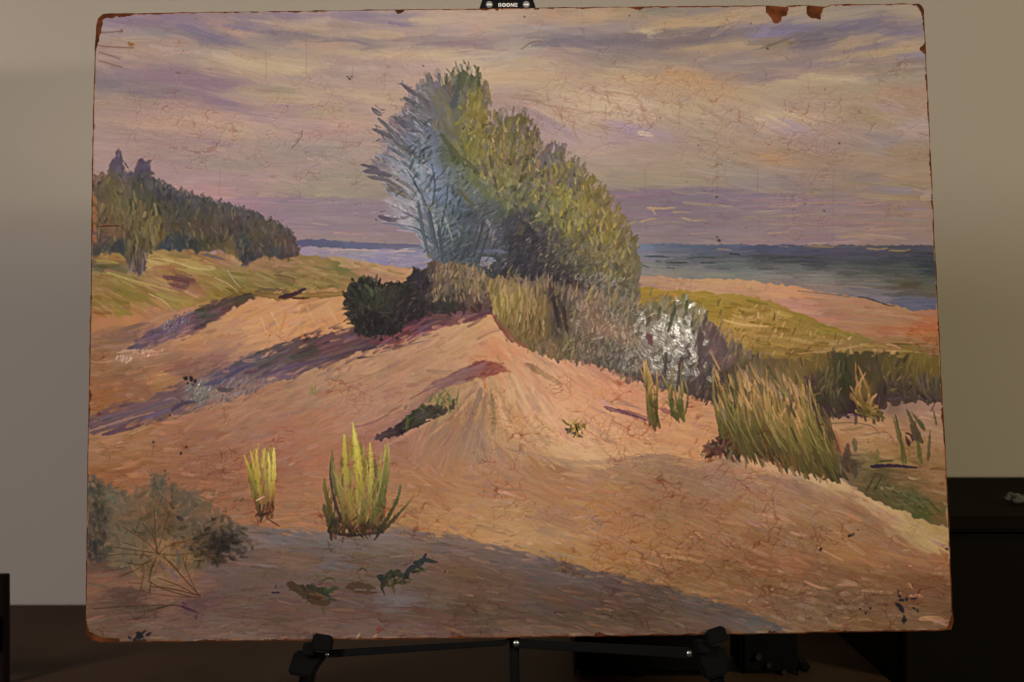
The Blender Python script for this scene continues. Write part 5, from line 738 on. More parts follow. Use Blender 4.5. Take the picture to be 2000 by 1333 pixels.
line(poly('640 1040,690 1046,745 1040'), 6, '3a2c24', .7); line(poly('600 1020,640 1024'), 3, '8a5c58', .4)
for i in range(46):
    x0 = rng.uniform(1420, 1640); y0 = np.interp(x0, [1420, 1520, 1640], [885, 900, 935]) - rng.uniform(20, 90); x1 = x0 - rng.uniform(12, 42); y1 = y0 - rng.uniform(50, 120)
    blade(x0, y0, x1, max(y1, 722), rng.uniform(1.8, 3.4), hx('6c6a2c'), hx(['a08a48', '8a8438', 'b49858'][i % 3]), -5, .75)
for i in range(16): blade(rng.uniform(660, 735), 1025, rng.uniform(640, 770), rng.uniform(860, 960), rng.uniform(2, 3.5), hx('5c5426'), hx(['9c9440', 'b4a850', '7c7a34'][i % 3]), 0, .75)
# ---------------------------------------------------------------- scrub, bottom left
BS = Field('''180 950 404848,195 965 4a5050,220 975 5a6460,200 990 4c4c44,190 1020 3c4040,250 985 645c4c,270 970 66584a,310 940 505850,300 960 5c5848,330 960 5a5648,370 955 605c50,300 1000 5c5038,330 1000 544a34,360 990 54544c,400 1000 70604a,430 990 6c5c48,250 1010 605a44,230 1030 5a5844,260 1040 545440,290 1040 4c4c38,320 1030 5a4c34,350 1040 504c38,380 1030 5c5444,420 1030 4c4438,440 1040 3c3a34,400 1055 3c342a,430 1060 302a26,460 1060 2c2a2c,410 1080 30281c,440 1075 2c2420,470 1050 4c4844,390 1080 383020,370 1070 5c4c38,200 1060 38383a,185 1080 303438,220 1060 5c5444,240 1070 60604c,270 1070 6a5c44,300 1070 806444,320 1060 8c6c48,350 1080 74603f,330 1090 7c6844,290 1090 705c42,240 1095 58584a,220 1105 4c4c44,260 1110 64603f,300 1110 6c583c,370 1100 74603c,390 1100 6c583c,430 1010 6a5848,470 1000 6c5848''')
BS.c = .78 * BS.c + .22 * BS.c.mean(-1, keepdims=True) * np.array((1.15, 1.0, .78), np.float32)
BSP = poly('160 935,190 935,210 945,235 960,262 962,285 955,300 930,318 926,325 950,345 948,360 958,385 965,410 985,430 1000,455 1020,478 1045,470 1075,445 1090,420 1098,400 1110,360 1108,320 1120,270 1118,230 1112,200 1092,160 1090')
fill(BSP, BS, 16, 6, gl=.10, alpha=.62)
many(BSP, 420, BS, Flow('200 980 40,300 960 -80,300 1080 -90,220 1050 10,400 1000 -35,420 1060 -25,340 1020 -70'), (10, 34), (4, 11), .03, (.25, .6), .7, .9, .10, ['94704c', '5c5844', '4a4436', '806444', '9c7650', '5c5038'], .45, spread=40)
many(BSP, 300, BS, -70, (6, 16), (2, 5), .04, (.3, .7), .6, .9, .10, ['4c5450', '3c382c', '94704c', '6c5c40', '485048'], .5, spread=60)
for i in range(80): dab(rng.normal(424, 24), rng.normal(1062, 20), np.radians(rng.normal(-25, 45)), rng.uniform(8, 22), rng.uniform(3, 8), hx(['2a2420', '342c22', '3c3424', '26262a', '443a28'][i % 5]), .55, dry=.6, th=1)
for i in range(46): dab(rng.normal(202, 20), rng.normal(985, 26), np.radians(rng.normal(45, 45)), rng.uniform(8, 20), rng.uniform(3, 7), hx(['484838', '5a5844', '3e3e30', '505a4a'][i % 4]), .45, dry=.6)
for i in range(40): dab(rng.normal(312, 12), rng.normal(955, 20), np.radians(rng.normal(-80, 35)), rng.uniform(6, 16), rng.uniform(2.5, 6), hx(['445048', '4c4c40', '5c5a48'][i % 3]), .45, dry=.6)
for i in range(30): dab(rng.uniform(340, 475), rng.uniform(960, 1000), np.radians(rng.normal(-35, 35)), rng.uniform(6, 15), rng.uniform(2, 5), hx(['52523c', '5c563c', '6a5a3c'][i % 3]), .45, dry=.6)
for i in range(24): dab(rng.normal(190, 8), rng.uniform(960, 1085), np.radians(90), rng.uniform(12, 26), rng.uniform(4, 9), hx(['38362a', '403c30', '2e302c'][i % 3]), .5, dry=.6)
for i in range(26): dab(rng.normal(325, 26), rng.normal(1078, 14), np.radians(rng.normal(-20, 60)), rng.uniform(10, 22), rng.uniform(4, 9), hx(['8c6a44', '94704a', '7c6244'][i % 3]), .5, dry=.6)
for a in '307 1083,290 1058,245 1032|2.4;307 1083,300 1050,278 1020|2.2;306 1080,302 1050,300 1000|2.4;306 1080,318 1050,334 1000|2.4;310 1078,330 1065,378 1052|2.2;310 1084,340 1083,360 1084|2;300 1082,262 1073,222 1070|2;296 1085,250 1083,215 1086|2;300 1090,280 1100,268 1112,240 1120|2.4;304 1088,296 1115,290 1135|3;290 1135,320 1150,370 1168|2;294 1145,330 1152,390 1165|2.4;318 1088,350 1120,385 1163|2.6;280 1115,274 1140,270 1165|3;278 1160,330 1165,385 1166|2;355 1085,368 1120,385 1160|1.8;276 1140,250 1138|1.8;296 1095,272 1102,250 1098|1.8;361 1082,360 1110|1.8;262 1115,230 1128|1.8;240 1062,265 1068|1.6;284 1105,278 1118|2;278 1148,284 1156|2;292 1140,293 1158|2;308 1130,350 1145,380 1160|1.6;330 1095,345 1112|1.6;300 1060,296 1030|1.5;320 1050,330 1020|1.5'.split(';'):
    p, w = a.split('|'); line(poly(p), float(w), ['56381f', '4c3420', '5c3c24'][rng.integers(3)], rng.uniform(.45, .8), wob=1.2)
line(poly('345 1075,350 1105'), 7, '625a5c', .6); line(poly('330 1110,345 1135'), 9, '66606a', .5); line(poly('310 1095,318 1112'), 7, '5c4c50', .5)
# twigs and weed lying in front
for a in '562 1140,580 1150,600 1165,620 1176,640 1178|17|4a3626;600 1145,620 1152,640 1158|12|343428;640 1156,652 1150,660 1150|9|424830;605 1160,640 1166|8|64482c;676 1148,700 1144,730 1150|15|523c2e;690 1156,735 1158|6|5a3c2c;738 1126,750 1135,745 1150|12|2c3026;756 1122,775 1120,795 1128|14|34382a;790 1128,800 1112,825 1100|11|263032;808 1100,830 1094,850 1098|9|2a3030;780 1140,800 1136|8|4c4830;828 1090,831 1082|7|2a2840;806 1118,835 1112|7|545030;530 1158,545 1158|5|332c34;537 1150,538 1142|4|50403f;700 1114,708 1110,714 1116|3|3c4430;622 1136,642 1130,654 1134|4|4c4a34;745 1150,750 1162|4|33302c;850 1096,854 1100|4|383838;868 1116,868 1118|4|2a2420;888 1110,925 1112|3|6a6040;628 1185,632 1200|7|5a4a34;765 1142,770 1160|6|5c5038'.split(';'):
    p, w, c = a.split('|'); line(poly(p), float(w), c, .85, w2=float(w) * .8, dry=.3, th=.9)
many(poly('560 1140,650 1150,650 1178,600 1176'), 40, Field('560 1145 4c3a28,600 1160 3c3424,640 1160 3c4430,620 1175 4a3020,650 1150 445034'), 15, (8, 20), (3, 7), .03, (.5, .8), .5, .9, None, spread=30)
many(poly('738 1125,800 1118,840 1096,800 1130,750 1150'), 36, Field('740 1130 2c302a,780 1125 34382c,830 1098 2a3030,760 1145 4c442c'), -20, (8, 20), (3, 7), .03, (.5, .8), .5, .9, None, spread=35)
# ---------------------------------------------------------------- age: weave, craquelure, abrasion, losses
r5 = np.random.default_rng(5)
mute_green(.94)
sm_ = blur(((YY < 484) & (GL < .2)).astype(np.float32), 2)[..., None] * .16
C[:] = C * (1 - sm_) + sm_ * C.mean(-1, keepdims=True) * np.array((1.12, .98, .90), np.float32)
# crisp the brushwork, deepen the darks
def soft(n):
    o = C.copy()
    for c_ in range(3): o[..., c_] = blur(C[..., c_], n)
    return o
C += .55 * (C - soft(3)) + .28 * (C - soft(22))
l_ = C.mean(-1, keepdims=True); C *= np.clip(.78 + .5 * l_, .8, 1)
# mean colours noted patch by patch from the photograph: bring each neighbourhood of like paint to its note
NOTE = """330 215 375 245 ad8c7c,540 680 585 710 574644,890 1140 935 1170 634a39,1200 1175 1245 1205 574134,780 710 825 740 a87c60,1280 940 1325 970 91694c,1600 300 1645 330 957b68,1590 1040 1620 1060 8b6344,990 940 1020 960 a07355,690 1090 720 1110 634f42,590 800 620 820 9d6f55,1140 390 1175 430 7e6b3b,380 420 440 460 54483c,1010 590 1070 630 7c6240,1470 820 1530 860 6c582f,1500 610 1560 650 957237,840 60 900 100 a08980,1100 800 1160 835 c4946a,280 980 340 1020 634b35,965 245 1020 270 746449,870 330 920 370 646660,1010 450 1070 490 3a3536,1150 610 1210 650 7a6048,1640 740 1700 780 594529,1500 525 1560 545 6c6662,500 540 560 565 7f6840,560 610 620 650 bf8a62,800 300 850 345 6c7276,850 400 910 450 545c5e,1290 65 1350 105 857268,640 400 700 440 8f7c80,1330 395 1390 435 837170,1170 185 1230 225 c4a88d,1420 555 1480 573 b98c66,210 690 270 730 936b50,230 1190 290 1230 5d463a,1690 505 1750 545 4a4946"""
acc_ = np.ones((CH, CW, 3), np.float32) * .25; wt_ = np.full((CH, CW), .25, np.float32)
for q_ in NOTE.split(','):
    x0_, y0_, x1_, y1_, h_ = q_.split(); x0_, y0_, x1_, y1_ = [int(float(v) * S) for v in (x0_, y0_, x1_, y1_)]
    f_ = hx(h_) / C[y0_:y1_, x0_:x1_].reshape(-1, 3).mean(0); g_ = np.median(GL[y0_:y1_, x0_:x1_])
    d_ = ((XX - (x0_ + x1_) / 2 / S) ** 2 + (YY - (y0_ + y1_) / 2 / S) ** 2)
    w_ = 1 / (d_ / 110. ** 2 + .12) * np.exp(-((GL - g_) / .14) ** 2)
    acc_ += w_[..., None] * np.clip(f_, .7, 1.4); wt_ += w_
C *= acc_ / wt_[..., None]
col_ = np.repeat(r5.normal(0, 1, (1, CW)), CH, 0).astype(np.float32); row_ = np.repeat(r5.normal(0, 1, (CH, 1)), CW, 1).astype(np.float32)
weave = blur(col_ * (.6 + .6 * N50) + .5 * row_ * (.6 + .5 * np.roll(N50, 90, 1)), 1) * .5
C += (weave * .005 + vnoise(2.2, 9) * .008)[..., None]
HT += weave * .05
for t_ in ('1010 185,1040 196,1070 205,1110 214,1135 222,1160 220,1190 224,1205 210', '1155 170,1165 180,1200 184,1240 190,1252 202', '1190 184,1192 206', '1255 200,1258 225,1272 246', '1252 204,1266 222', '1090 214,1100 236', '1118 240,1126 268', '1145 244,1185 250,1222 258', '1360 208,1400 226,1424 246', '1000 190,1050 200,1080 196', '1072 184,1074 200', '1320 220,1345 236', '1440 232,1462 250,1490 262', '1020 178,1060 190', '1560 270,1580 290,1600 305,1632 308', '1715 192,1716 204,1770 222,1800 228', '1480 312,1540 314'):
    q_ = poly(t_); line(q_, 4.5, 'b08a74', .30, dry=.6, wob=2.5, th=-.2, edge=2)
    for k_ in range(3): line(q_ + r5.normal(0, 3, q_.shape).astype(np.float32), 1.0, '84604e', .4, raw=True, th=-.6, br=0)
cracks(1200, 200, 150, 45, 46, 60, 15, 'a0705a', 1.8, .5, 40)
cracks(1190, 205, 120, 40, 26, 45, 20, '7a5240', 1.2, .6, 50)
cracks(1380, 240, 120, 40, 34, 42, 20, 'a8785e', 1.5, .5, 40)
cracks(1550, 250, 200, 60, 40, 46, 15, 'a8765c', 1.4, .45, 35)
cracks(1150, 280, 120, 40, 22, 40, 40, 'a8806c', 1.4, .4, 50)
cracks(1600, 400, 220, 70, 40, 50, 3, 'a8805c', 1.6, .45, 14)
cracks(350, 270, 160, 60, 44, 46, 10, '7c5c54', 1.1, .45, 35)
cracks(330, 130, 150, 60, 22, 50, 14, '6c5450', 1.0, .45, 30)
cracks(600, 130, 200, 90, 40, 50, 12, '7c6058', 1.0, .4, 35)
cracks(640, 300, 160, 70, 34, 44, 10, '7a5e5c', 1.0, .4, 45)
cracks(860, 110, 120, 60, 26, 40, 0, '8a5c50', 1.0, .45, 35)
cracks(700, 240, 80, 40, 12, 40, 70, 'c0907c', 2.0, .5, 30)
cracks(1150, 120, 150, 40, 20, 60, 15, '6c5c64', 1.0, .4, 30)
cracks(1650, 130, 150, 100, 26, 40, 0, '7c5c4c', 1.0, .4, 40)
# the whole film is crazed; the net opens in places
def open_(cx, cy, rx, ry): return np.exp(-(((XX - cx) / rx) ** 2 + ((YY - cy) / ry) ** 2))
kw = np.clip(1.1 * open_(1200, 205, 210, 70) + .8 * open_(1560, 260, 260, 110) + .7 * open_(340, 280, 170, 90) + .5 * open_(640, 240, 260, 130) + .5 * open_(1650, 410, 200, 60) + .9 * open_(1180, 820, 260, 90) + .9 * open_(1380, 980, 260, 80) + 1.0 * open_(1600, 1180, 260, 60) + .7 * open_(1300, 1100, 200, 60) + .6 * open_(900, 1010, 260, 40) + .45 * open_(350, 900, 200, 70) + .35 * open_(800, 1180, 400, 50) + .3 * open_(750, 760, 260, 80) + .25, 0, 1)
kw *= (GL < .35)
for cx_, cy_, sd_, wd_, st_ in ((46, 26, 31, 1.6, .25), (24, 14, 32, 1.3, .16)):
    gate = np.clip(N50 * 1.2 + np.roll(N20, 33, 0) * .9 + kw * 1.5 - .75, 0, 1)
    m_ = np.clip(1.25 - crackle(cx_, cy_, sd_) / wd_, 0, 1) * gate
    C -= (m_ * (st_ * np.where(YY > 640, 1.35, .72)))[..., None] * (C * np.array((.6, 1.0, 1.1), np.float32)); HT -= m_ * .5
    C += (np.roll(np.roll(m_, 2, 0), 1, 1) * (1 - m_) * st_ * .3)[..., None] * C  # pale lit lip painted into the colour along one side of each crack
for x, y, L in ((1630, 330, 150), (1612, 200, 110), (1400, 300, 90), (1330, 200, 60), (430, 330, 60), (1260, 330, 50), (520, 100, 60), (690, 130, 40), (1184, 205, 60), (1480, 330, 50), (600, 60, 90)): crack(x, y, L, 91, hx('6c564c'), 1.0, .5, turn=4)
for p in ('590 255,588 270,578 282,572 290', '185 65,210 64,236 62', '188 90,220 92,262 95', '195 103,215 108,235 118', '196 118,215 126,240 132', '1020 98,1040 84,1060 82'): line(poly(p), 2, '64443a', .8, wob=.6, th=-.6)
line(poly('253 83,256 88,262 87'), 8, '7c4c22', .75); line(poly('237 61,241 62'), 6, '70492a', .8)
# the sand is crazed too
cracks(1200, 800, 160, 70, 90, 42, 30, 'a8644a', 1.3, .5, 45)
cracks(1230, 840, 90, 40, 30, 44, 20, '8c4a38', 1.4, .6, 50)
cracks(1100, 720, 80, 60, 36, 36, 40, 'b07054', 1.2, .5, 40)
cracks(1350, 960, 140, 50, 40, 46, 18, '7c4434', 2.0, .6, 40)
cracks(1330, 915, 90, 10, 14, 50, 4, '7c5850', 1.6, .5, 15)
cracks(1300, 1040, 180, 50, 70, 40, 18, '6a3c2c', 1.4, .55, 30)
cracks(1500, 1040, 160, 70, 50, 40, 20, '6a3c2c', 1.2, .5, 30)
cracks(1380, 1120, 160, 34, 90, 26, 14, '5c3a2c', 1.1, .55, 24)
cracks(1600, 1180, 160, 30, 80, 44, 8, '4c3028', 1.4, .6, 22)
cracks(1650, 1180, 50, 22, 40, 22, 20, '443030', 1.1, .6, 60)
cracks(1500, 1180, 80, 40, 50, 40, 14, '5a3830', 1.4, .55, 22)
cracks(1750, 1060, 70, 50, 26, 40, 25, '7c4a34', 1.1, .5, 30)
cracks(950, 1040, 200, 24, 44, 34, 4, '7a5040', 1.1, .5, 22)
cracks(900, 990, 200, 40, 40, 40, 4, 'a05c40', 1.3, .4, 25)
cracks(850, 880, 200, 60, 40, 30, -20, '7c5444', 1.0, .4, 20)
cracks(700, 760, 160, 50, 46, 26, -25, '8a6450', 1.0, .45, 12)
cracks(300, 900, 110, 50, 30, 40, 5, '5c3c2c', 1.2, .5, 25)
cracks(560, 990, 90, 30, 16, 34, 0, '70402f', 1.2, .5, 20)
cracks(700, 1180, 250, 50, 34, 44, 2, '6a3430', 1.3, .45, 14)
cracks(1000, 1180, 300, 40, 40, 40, 10, '4c3830', 1.1, .4, 16)
cracks(1330, 510, 90, 18, 24, 30, 0, '3c4444', 1.3, .55, 25)
cracks(1450, 560, 200, 12, 40, 12, -60, '7c5444', 1.0, .5, 20)
cracks(300, 560, 110, 50, 20, 40, -40, '6c5030', 1.0, .35, 40)
for i in range(150):                              # pin-holes and fly spots
    x, y = r5.uniform(195, 1840), r5.uniform(30, 1235)
    line([(x, y), (x + r5.uniform(1, 4), y + r5.uniform(-2, 2))], r5.uniform(.9, 1.8), '4a3830', .5, br=0)
for x, y, w in ((684, 154, 7), (680, 150, 4), (688, 150, 4), (828, 129, 3.5), (1026, 33, 5), (1290, 230, 5), (1365, 284, 5), (1640, 280, 6), (1572, 398, 5), (1610, 412, 4), (1500, 95, 7), (1612, 175, 3), (1468, 46, 3), (1231, 31, 5), (1401, 463, 4), (1405, 470, 9), (1400, 385, 5), (655, 1226, 5)): line([(x - w / 4, y), (x + w / 4, y + 1)], w * .62, '33261f', .8, br=0)
for p, w, c in (('1490 95,1530 80,1572 62', 3, '4c4238'),): line(poly(p), w, c, .6, dry=.6, wob=1.5)
BL = '15141a'
for a in '362 742,364 738|11;372 736,374 745|7;382 742,380 748|5;367 748,366 750|5;374 750,378 754|3;331 812,332 811|6;298 864,300 864|5;354 884,352 888|4;365 872,362 876|3;320 920,323 919|3;1752 1152,1753 1160|3;1753 1164,1758 1166|5;1755 1172,1764 1173|6;1768 1168,1770 1174|5;1750 1180,1756 1186,1763 1196|8;1748 1178,1750 1182|4;1778 1170,1788 1169|4;1780 1187,1786 1190|4;1790 1190,1791 1196|4;1764 1208,1764 1216|11;1763 1203,1765 1207|4;1678 1190,1680 1188|4;1688 1198,1690 1197|6;1697 1189,1700 1188|4;1655 1048,1662 1046|5;1665 1045,1667 1042|4;1600 1076,1603 1071|5;1674 1035,1675 1036|3;1846 1072,1850 1074|5;269 1240,272 1244|30;262 1252,284 1252|7;284 1242,294 1236|5;250 1244,254 1248|4'.split(';'):
    p, w = a.split('|'); line(poly(p), float(w), BL, .92, br=.3, th=-.5, gl=.2)
for p in ('205 30,300 27,420 24', '185 150,183 240', '180 330,178 460', '1808 40,1818 260', '1822 340,1832 560', '1836 640,1846 900'):   # rubbed, browned margins
    q = poly(p); line(q, 5, 'a06844', .5, dry=.6)
for i in range(300):
    t = r5.random(); e = i % 4
    if e == 0: x, y = 188 - 23 * t, 30 + 1220 * t
    elif e == 1: x, y = 1805 + 54 * t, 10 + 1220 * t
    elif e == 2: x, y = 190 + 1615 * t, 28 - 20 * t
    else: x, y = 165 + 1690 * t, 1254 - 25 * t
    c_ = hx(['8a5a38', '9c6a48', 'b08a68', '6c4428'][r5.integers(4)]) * (.78 if y > 1100 else 1)
    dab(x, y, (np.pi / 2 if e < 2 else 0), r5.uniform(6, 30), r5.uniform(2, 6), c_.astype(np.float32), r5.uniform(.3, .8), dry=.5, th=.4)
# light of the lamps on the board, as a polynomial over it (red, green, blue)
LIGHT = [[1.0214, 0.0503, 0.1481, -0.1414, 0.0244, -0.1468, -0.0361, -0.0051, -0.0193, -0.0009, -0.0481, 0.0163, 0.0171], [0.9066, 0.0365, 0.1312, -0.1221, 0.02, -0.1263, -0.0306, -0.0039, -0.0165, -0.0014, -0.0409, 0.0141, 0.0134], [0.7588, -0.0009, 0.1101, -0.1011, 0.013, -0.1034, -0.0245, -0.0037, -0.0129, -0.0014, -0.033, 0.011, 0.0116]]
# ---------------------------------------------------------------- the painting as an object
BW, BH = 0.813, 0.6096                           # 32 x 24 inch board
CORN = [(188.4, 27), (1805, 6.5), (1860, 1231), (165, 1257)]
OBJ = [(-BW / 2, BH / 2), (BW / 2, BH / 2), (BW / 2, -BH / 2), (-BW / 2, -BH / 2)]
rows = []
for (X, Y), (u, v) in zip(OBJ, CORN): rows += [[X, Y, 1, 0, 0, 0, -u * X, -u * Y, -u], [0, 0, 0, X, Y, 1, -v * X, -v * Y, -v]]
HM = np.linalg.svd(np.array(rows))[2][-1].reshape(3, 3)
Mx = np.linalg.inv(np.array([[FPX, 0, 1000], [0, FPX, 666.5], [0, 0, 1]])) @ HM
Mx /= np.linalg.norm(Mx[:, 0])
if Mx[2, 2] < 0: Mx = -Mx
r1 = Vector(Mx[:, 0]).normalized(); r2 = Vector(Mx[:, 1]); r2 = (r2 - r1 * r2.dot(r1)).normalized(); r3 = r1.cross(r2); tv = Vector(Mx[:, 2])
cv = lambda q: Vector((q[0], q[2], -q[1]))
PM = Matrix.Translation(cv(tv) + CAM) @ Matrix([[*x] for x in zip(cv(r1), cv(r2), cv(r3))]).to_4x4()   # board frame -> world
HI = np.linalg.inv(HM)
def toboard(px, py):
    q = HI @ np.array([px, py, 1.0]); return q[0] / q[2], q[1] / q[2]

painting = bpy.data.objects.new('painting', None); COL.objects.link(painting)
painting.matrix_world = PM @ Matrix.Translation((0, -BH / 2, 0))
tag(painting, 'old unframed oil painting of dunes, trees and sea on a chipped board', 'painting')
DOWN = Matrix.Translation((0, BH / 2, 0))

# the board: brown, corners knocked off, edges nibbled
random.seed(4)
OUT = [(203, 27.5), (193, 36), (188.5, 52), (186, 110), (181, 290), (176, 640), (170, 890), (166, 1170), (165.5, 1215), (167, 1240), (176, 1250), (196, 1255),
       (300, 1254.6), (500, 1252.5), (750, 1249), (1000, 1246), (1250, 1242), (1500, 1238), (1700, 1234.5), (1835, 1232), (1856, 1229), (1860, 1216), (1857, 1150), (1852, 1000), (1837, 700), (1825, 450), (1814, 200), (1808, 62), (1806, 20), (1803, 11), (1796, 7.5), (1700, 8.2), (1626, 9.2), (1612, 14), (1602, 13), (1578, 10), (1541, 11.5), (1536, 14), (1506, 11), (1250, 13.2), (1000, 16.3), (750, 19.5), (500, 22.8), (300, 25.6)]
pts = []
for i in range(len(OUT)):
    a, b = Vector(OUT[i]), Vector(OUT[(i + 1) % len(OUT)]); n = max(1, int((b - a).length / 14))
    for j in range(n):
        p = a.lerp(b, j / n); pts.append((p.x + random.gauss(0, .45), p.y + random.gauss(0, .45)))
bpts = [toboard(*p) for p in pts]
board = prism('board', bpts, -.0055, 0.0, M_BOARD, painting); board.matrix_parent_inverse = DOWN

# the paint film, a fine sheet that carries the strokes' relief and pigment; where it has flaked off the board shows
NX, NY = 1240, 930
gx, gy = np.meshgrid(np.linspace(-BW / 2, BW / 2, NX), np.linspace(BH / 2, -BH / 2, NY))
den = HM[2, 0] * gx + HM[2, 1] * gy + HM[2, 2]
PX = (HM[0, 0] * gx + HM[0, 1] * gy + HM[0, 2]) / den; PY = (HM[1, 0] * gx + HM[1, 1] * gy + HM[1, 2]) / den
def sample(A, px=PX, py=PY):
    fx = np.clip(px * S, 0, CW - 1.001); fy = np.clip(py * S, 0, CH - 1.001); ix = fx.astype(int); iy = fy.astype(int); tx = fx - ix; ty = fy - iy
    if A.ndim == 3: tx, ty = tx[..., None], ty[..., None]
    return (A[iy, ix] * (1 - tx) + A[iy, ix + 1] * tx) * (1 - ty) + (A[iy + 1, ix] * (1 - tx) + A[iy + 1, ix + 1] * tx) * ty
rgb = np.clip(sample(C), .02, 1)
lin = np.where(rgb <= .04045, rgb / 12.92, ((rgb + .055) / 1.055) ** 2.4)
# colours were noted as the lamps show them; divide by the lamps' light on the board to get the pigment, bar the glare tint left in the tree
un, vn = gx / (BW / 2), gy / (BH / 2)
terms = [np.ones_like(un), un, vn, un * un, un * vn, vn * vn, un ** 3, un * un * vn, un * vn * vn, vn ** 3, un ** 4, un * un * vn * vn, vn ** 4]
for ch in range(3):
    L = sum(k * t for k, t in zip(LIGHT[ch], terms))
    lin[..., ch] = lin[..., ch] / np.maximum(L, .05)
pig = np.clip(lin, .004, .85)
hgt = sample(blur(HT, 1)); gls = sample(GL)
z = .0003 + .00034 * hgt
# losses
lost = np.zeros(PX.shape, bool)
qx = PX + sample(N8) * 2.0 + sample(N4) * 1.2; qy = PY + sample(np.roll(N8, 50, 1)) * 2.0 + sample(np.roll(N4, 31, 0)) * 1.0
for t in ('180 15,330 20,330 25.6,262 30,206 36,200 50,197 70,191 90,186 112,176 112', '770 15,790 15,787 25,779 28,773 23', '931 12,956 12,953 19.6,936 20.6', '966 12,978 12,975 20,968 19.5', '1043 12,1055 12,1052 20.5,1046 20', '1232 8,1260 8,1258 17.5,1250 20.5,1240 17', '1500 5,1510 5,1540 10,1542 18,1539 27,1534 31,1528 33,1527 40,1520 46,1514 45,1508 36,1500 27,1498 17', '1543 5,1560 5,1559 12.5,1545 15.5', '1580 5,1603 5,1610 18,1607 26,1602 28,1603 36,1595 37.5,1585 34,1578 26', '1608 8,1622 4,1622 10.5,1614 17', '1783 4,1812 4,1812 62,1806 62,1804 40,1802 24,1792 14,1784 10.5', '1799 93,1808 82,1818 84,1818 106,1806 104.5,1800 99', '1808 146,1818 146,1818 158,1808 157',
          '1838 800,1850 792,1856 844,1843 842,1840 824', '1858 1195,1870 1195,1870 1245,1822 1245,1826 1232,1846 1227,1855 1214', '155 1205,166 1212,171 1234,196 1245,232 1250,234 1266,155 1266', '1156 1250,1160 1239,1170 1236,1180 1239,1186 1250', '1290 1247,1294 1238,1302 1238,1306 1247', '1497 1245,1502 1233,1512 1234,1516 1245', '1612 1243,1618 1232,1636 1232,1640 1243', '1755 1240,1760 1231,1770 1231,1774 1240', '520 1258,528 1248,540 1250,546 1258', '875 1252,884 1244,900 1244,904 1252', '160 750,172 752,177 775,172 800,160 800', '160 915,170 918,171 940,160 942', '170 350,182 352,182 372,176 372', '165 600,178 605,177 626,165 626', '1000 1252,1006 1245,1020 1245,1024 1252', '420 1262,428 1251,446 1251,450 1262'):
    lost |= inside(poly(t), qx, qy)
hp = np.array(OUT, np.float32)
inn = inside(hp, PX, PY)
edge_d = np.full(PX.shape, 1e9, np.float32)
ring = (np.abs(un) > .965) | (np.abs(vn) > .955)
ex_, ey_ = PX[ring], PY[ring]; dmin = np.full(ex_.shape, 1e9)
for i in range(len(hp)):
    a, b = hp[i], hp[(i + 1) % len(hp)]; d = b - a; t = np.clip(((ex_ - a[0]) * d[0] + (ey_ - a[1]) * d[1]) / (d @ d), 0, 1)
    dmin = np.minimum(dmin, np.hypot(ex_ - a[0] - t * d[0], ey_ - a[1] - t * d[1]))
edge_d[ring] = dmin
lost |= ~inn | (edge_d < 1.3 + 2.2 * np.clip(sample(N20) + .4 * sample(N8) - .25, 0, 1))
# film edges curl up a touch round a loss
near = blur(lost.astype(np.float32), 3)
z = z + .0004 * near * (~lost)
idx = np.arange(NX * NY, dtype=np.int32).reshape(NY, NX)
keep = ~(lost[:-1, :-1] | lost[1:, :-1] | lost[:-1, 1:] | lost[1:, 1:])
quads = np.stack([idx[:-1, :-1], idx[1:, :-1], idx[1:, 1:], idx[:-1, 1:]], -1)[keep]
used = np.unique(quads); remap = np.full(NX * NY, -1, np.int32); remap[used] = np.arange(len(used), dtype=np.int32)
quads = remap[quads]
co = np.stack([gx, gy, z], -1).reshape(-1, 3)[used].astype(np.float32)
me = bpy.data.meshes.new('paint_layer')
me.vertices.add(len(co)); me.vertices.foreach_set('co', co.ravel())
nq = len(quads); me.loops.add(nq * 4); me.loops.foreach_set('vertex_index', quads.ravel().astype(np.int32))
me.polygons.add(nq); me.polygons.foreach_set('loop_start', np.arange(0, nq * 4, 4, dtype=np.int32))
me.polygons.foreach_set('use_smooth', np.ones(nq, bool))
me.update(calc_edges=True)
at_ = me.attributes.new('pigment', 'FLOAT_COLOR', 'POINT')
at_.data.foreach_set('color', np.concatenate([pig, np.ones(pig.shape[:2] + (1,))], -1).reshape(-1, 4)[used].astype(np.float32).ravel())
ag = me.attributes.new('gloss', 'FLOAT', 'POINT'); ag.data.foreach_set('value', gls.reshape(-1)[used].astype(np.float32))
m = bpy.data.materials.new('oil_paint'); m.use_nodes = True; nt = m.node_tree; B = nt.nodes['Principled BSDF']
A1 = nt.nodes.new('ShaderNodeAttribute'); A1.attribute_name = 'pigment'; A2 = nt.nodes.new('ShaderNodeAttribute'); A2.attribute_name = 'gloss'
nt.links.new(A1.outputs['Color'], B.inputs['Base Color'])
R = nt.nodes.new('ShaderNodeMapRange'); R.inputs[3].default_value = .66; R.inputs[4].default_value = .20; nt.links.new(A2.outputs['Fac'], R.inputs[0]); nt.links.new(R.outputs[0], B.inputs['Roughness'])
P3 = nt.nodes.new('ShaderNodeMath'); P3.operation = 'POWER'; P3.inputs[1].default_value = 2.6; nt.links.new(A2.outputs['Fac'], P3.inputs[0])
R2 = nt.nodes.new('ShaderNodeMapRange'); R2.inputs[3].default_value = .04; R2.inputs[4].default_value = .95; nt.links.new(P3.outputs[0], R2.inputs[0]); nt.links.new(R2.outputs[0], B.inputs['Specular IOR Level'])
tc = nt.nodes.new('ShaderNodeTexCoord'); n1 = nt.nodes.new('ShaderNodeTexNoise'); n1.inputs['Scale'].default_value = 330; n1.inputs['Detail'].default_value = 3
bp = nt.nodes.new('ShaderNodeBump'); bp.inputs['Distance'].default_value = .0006
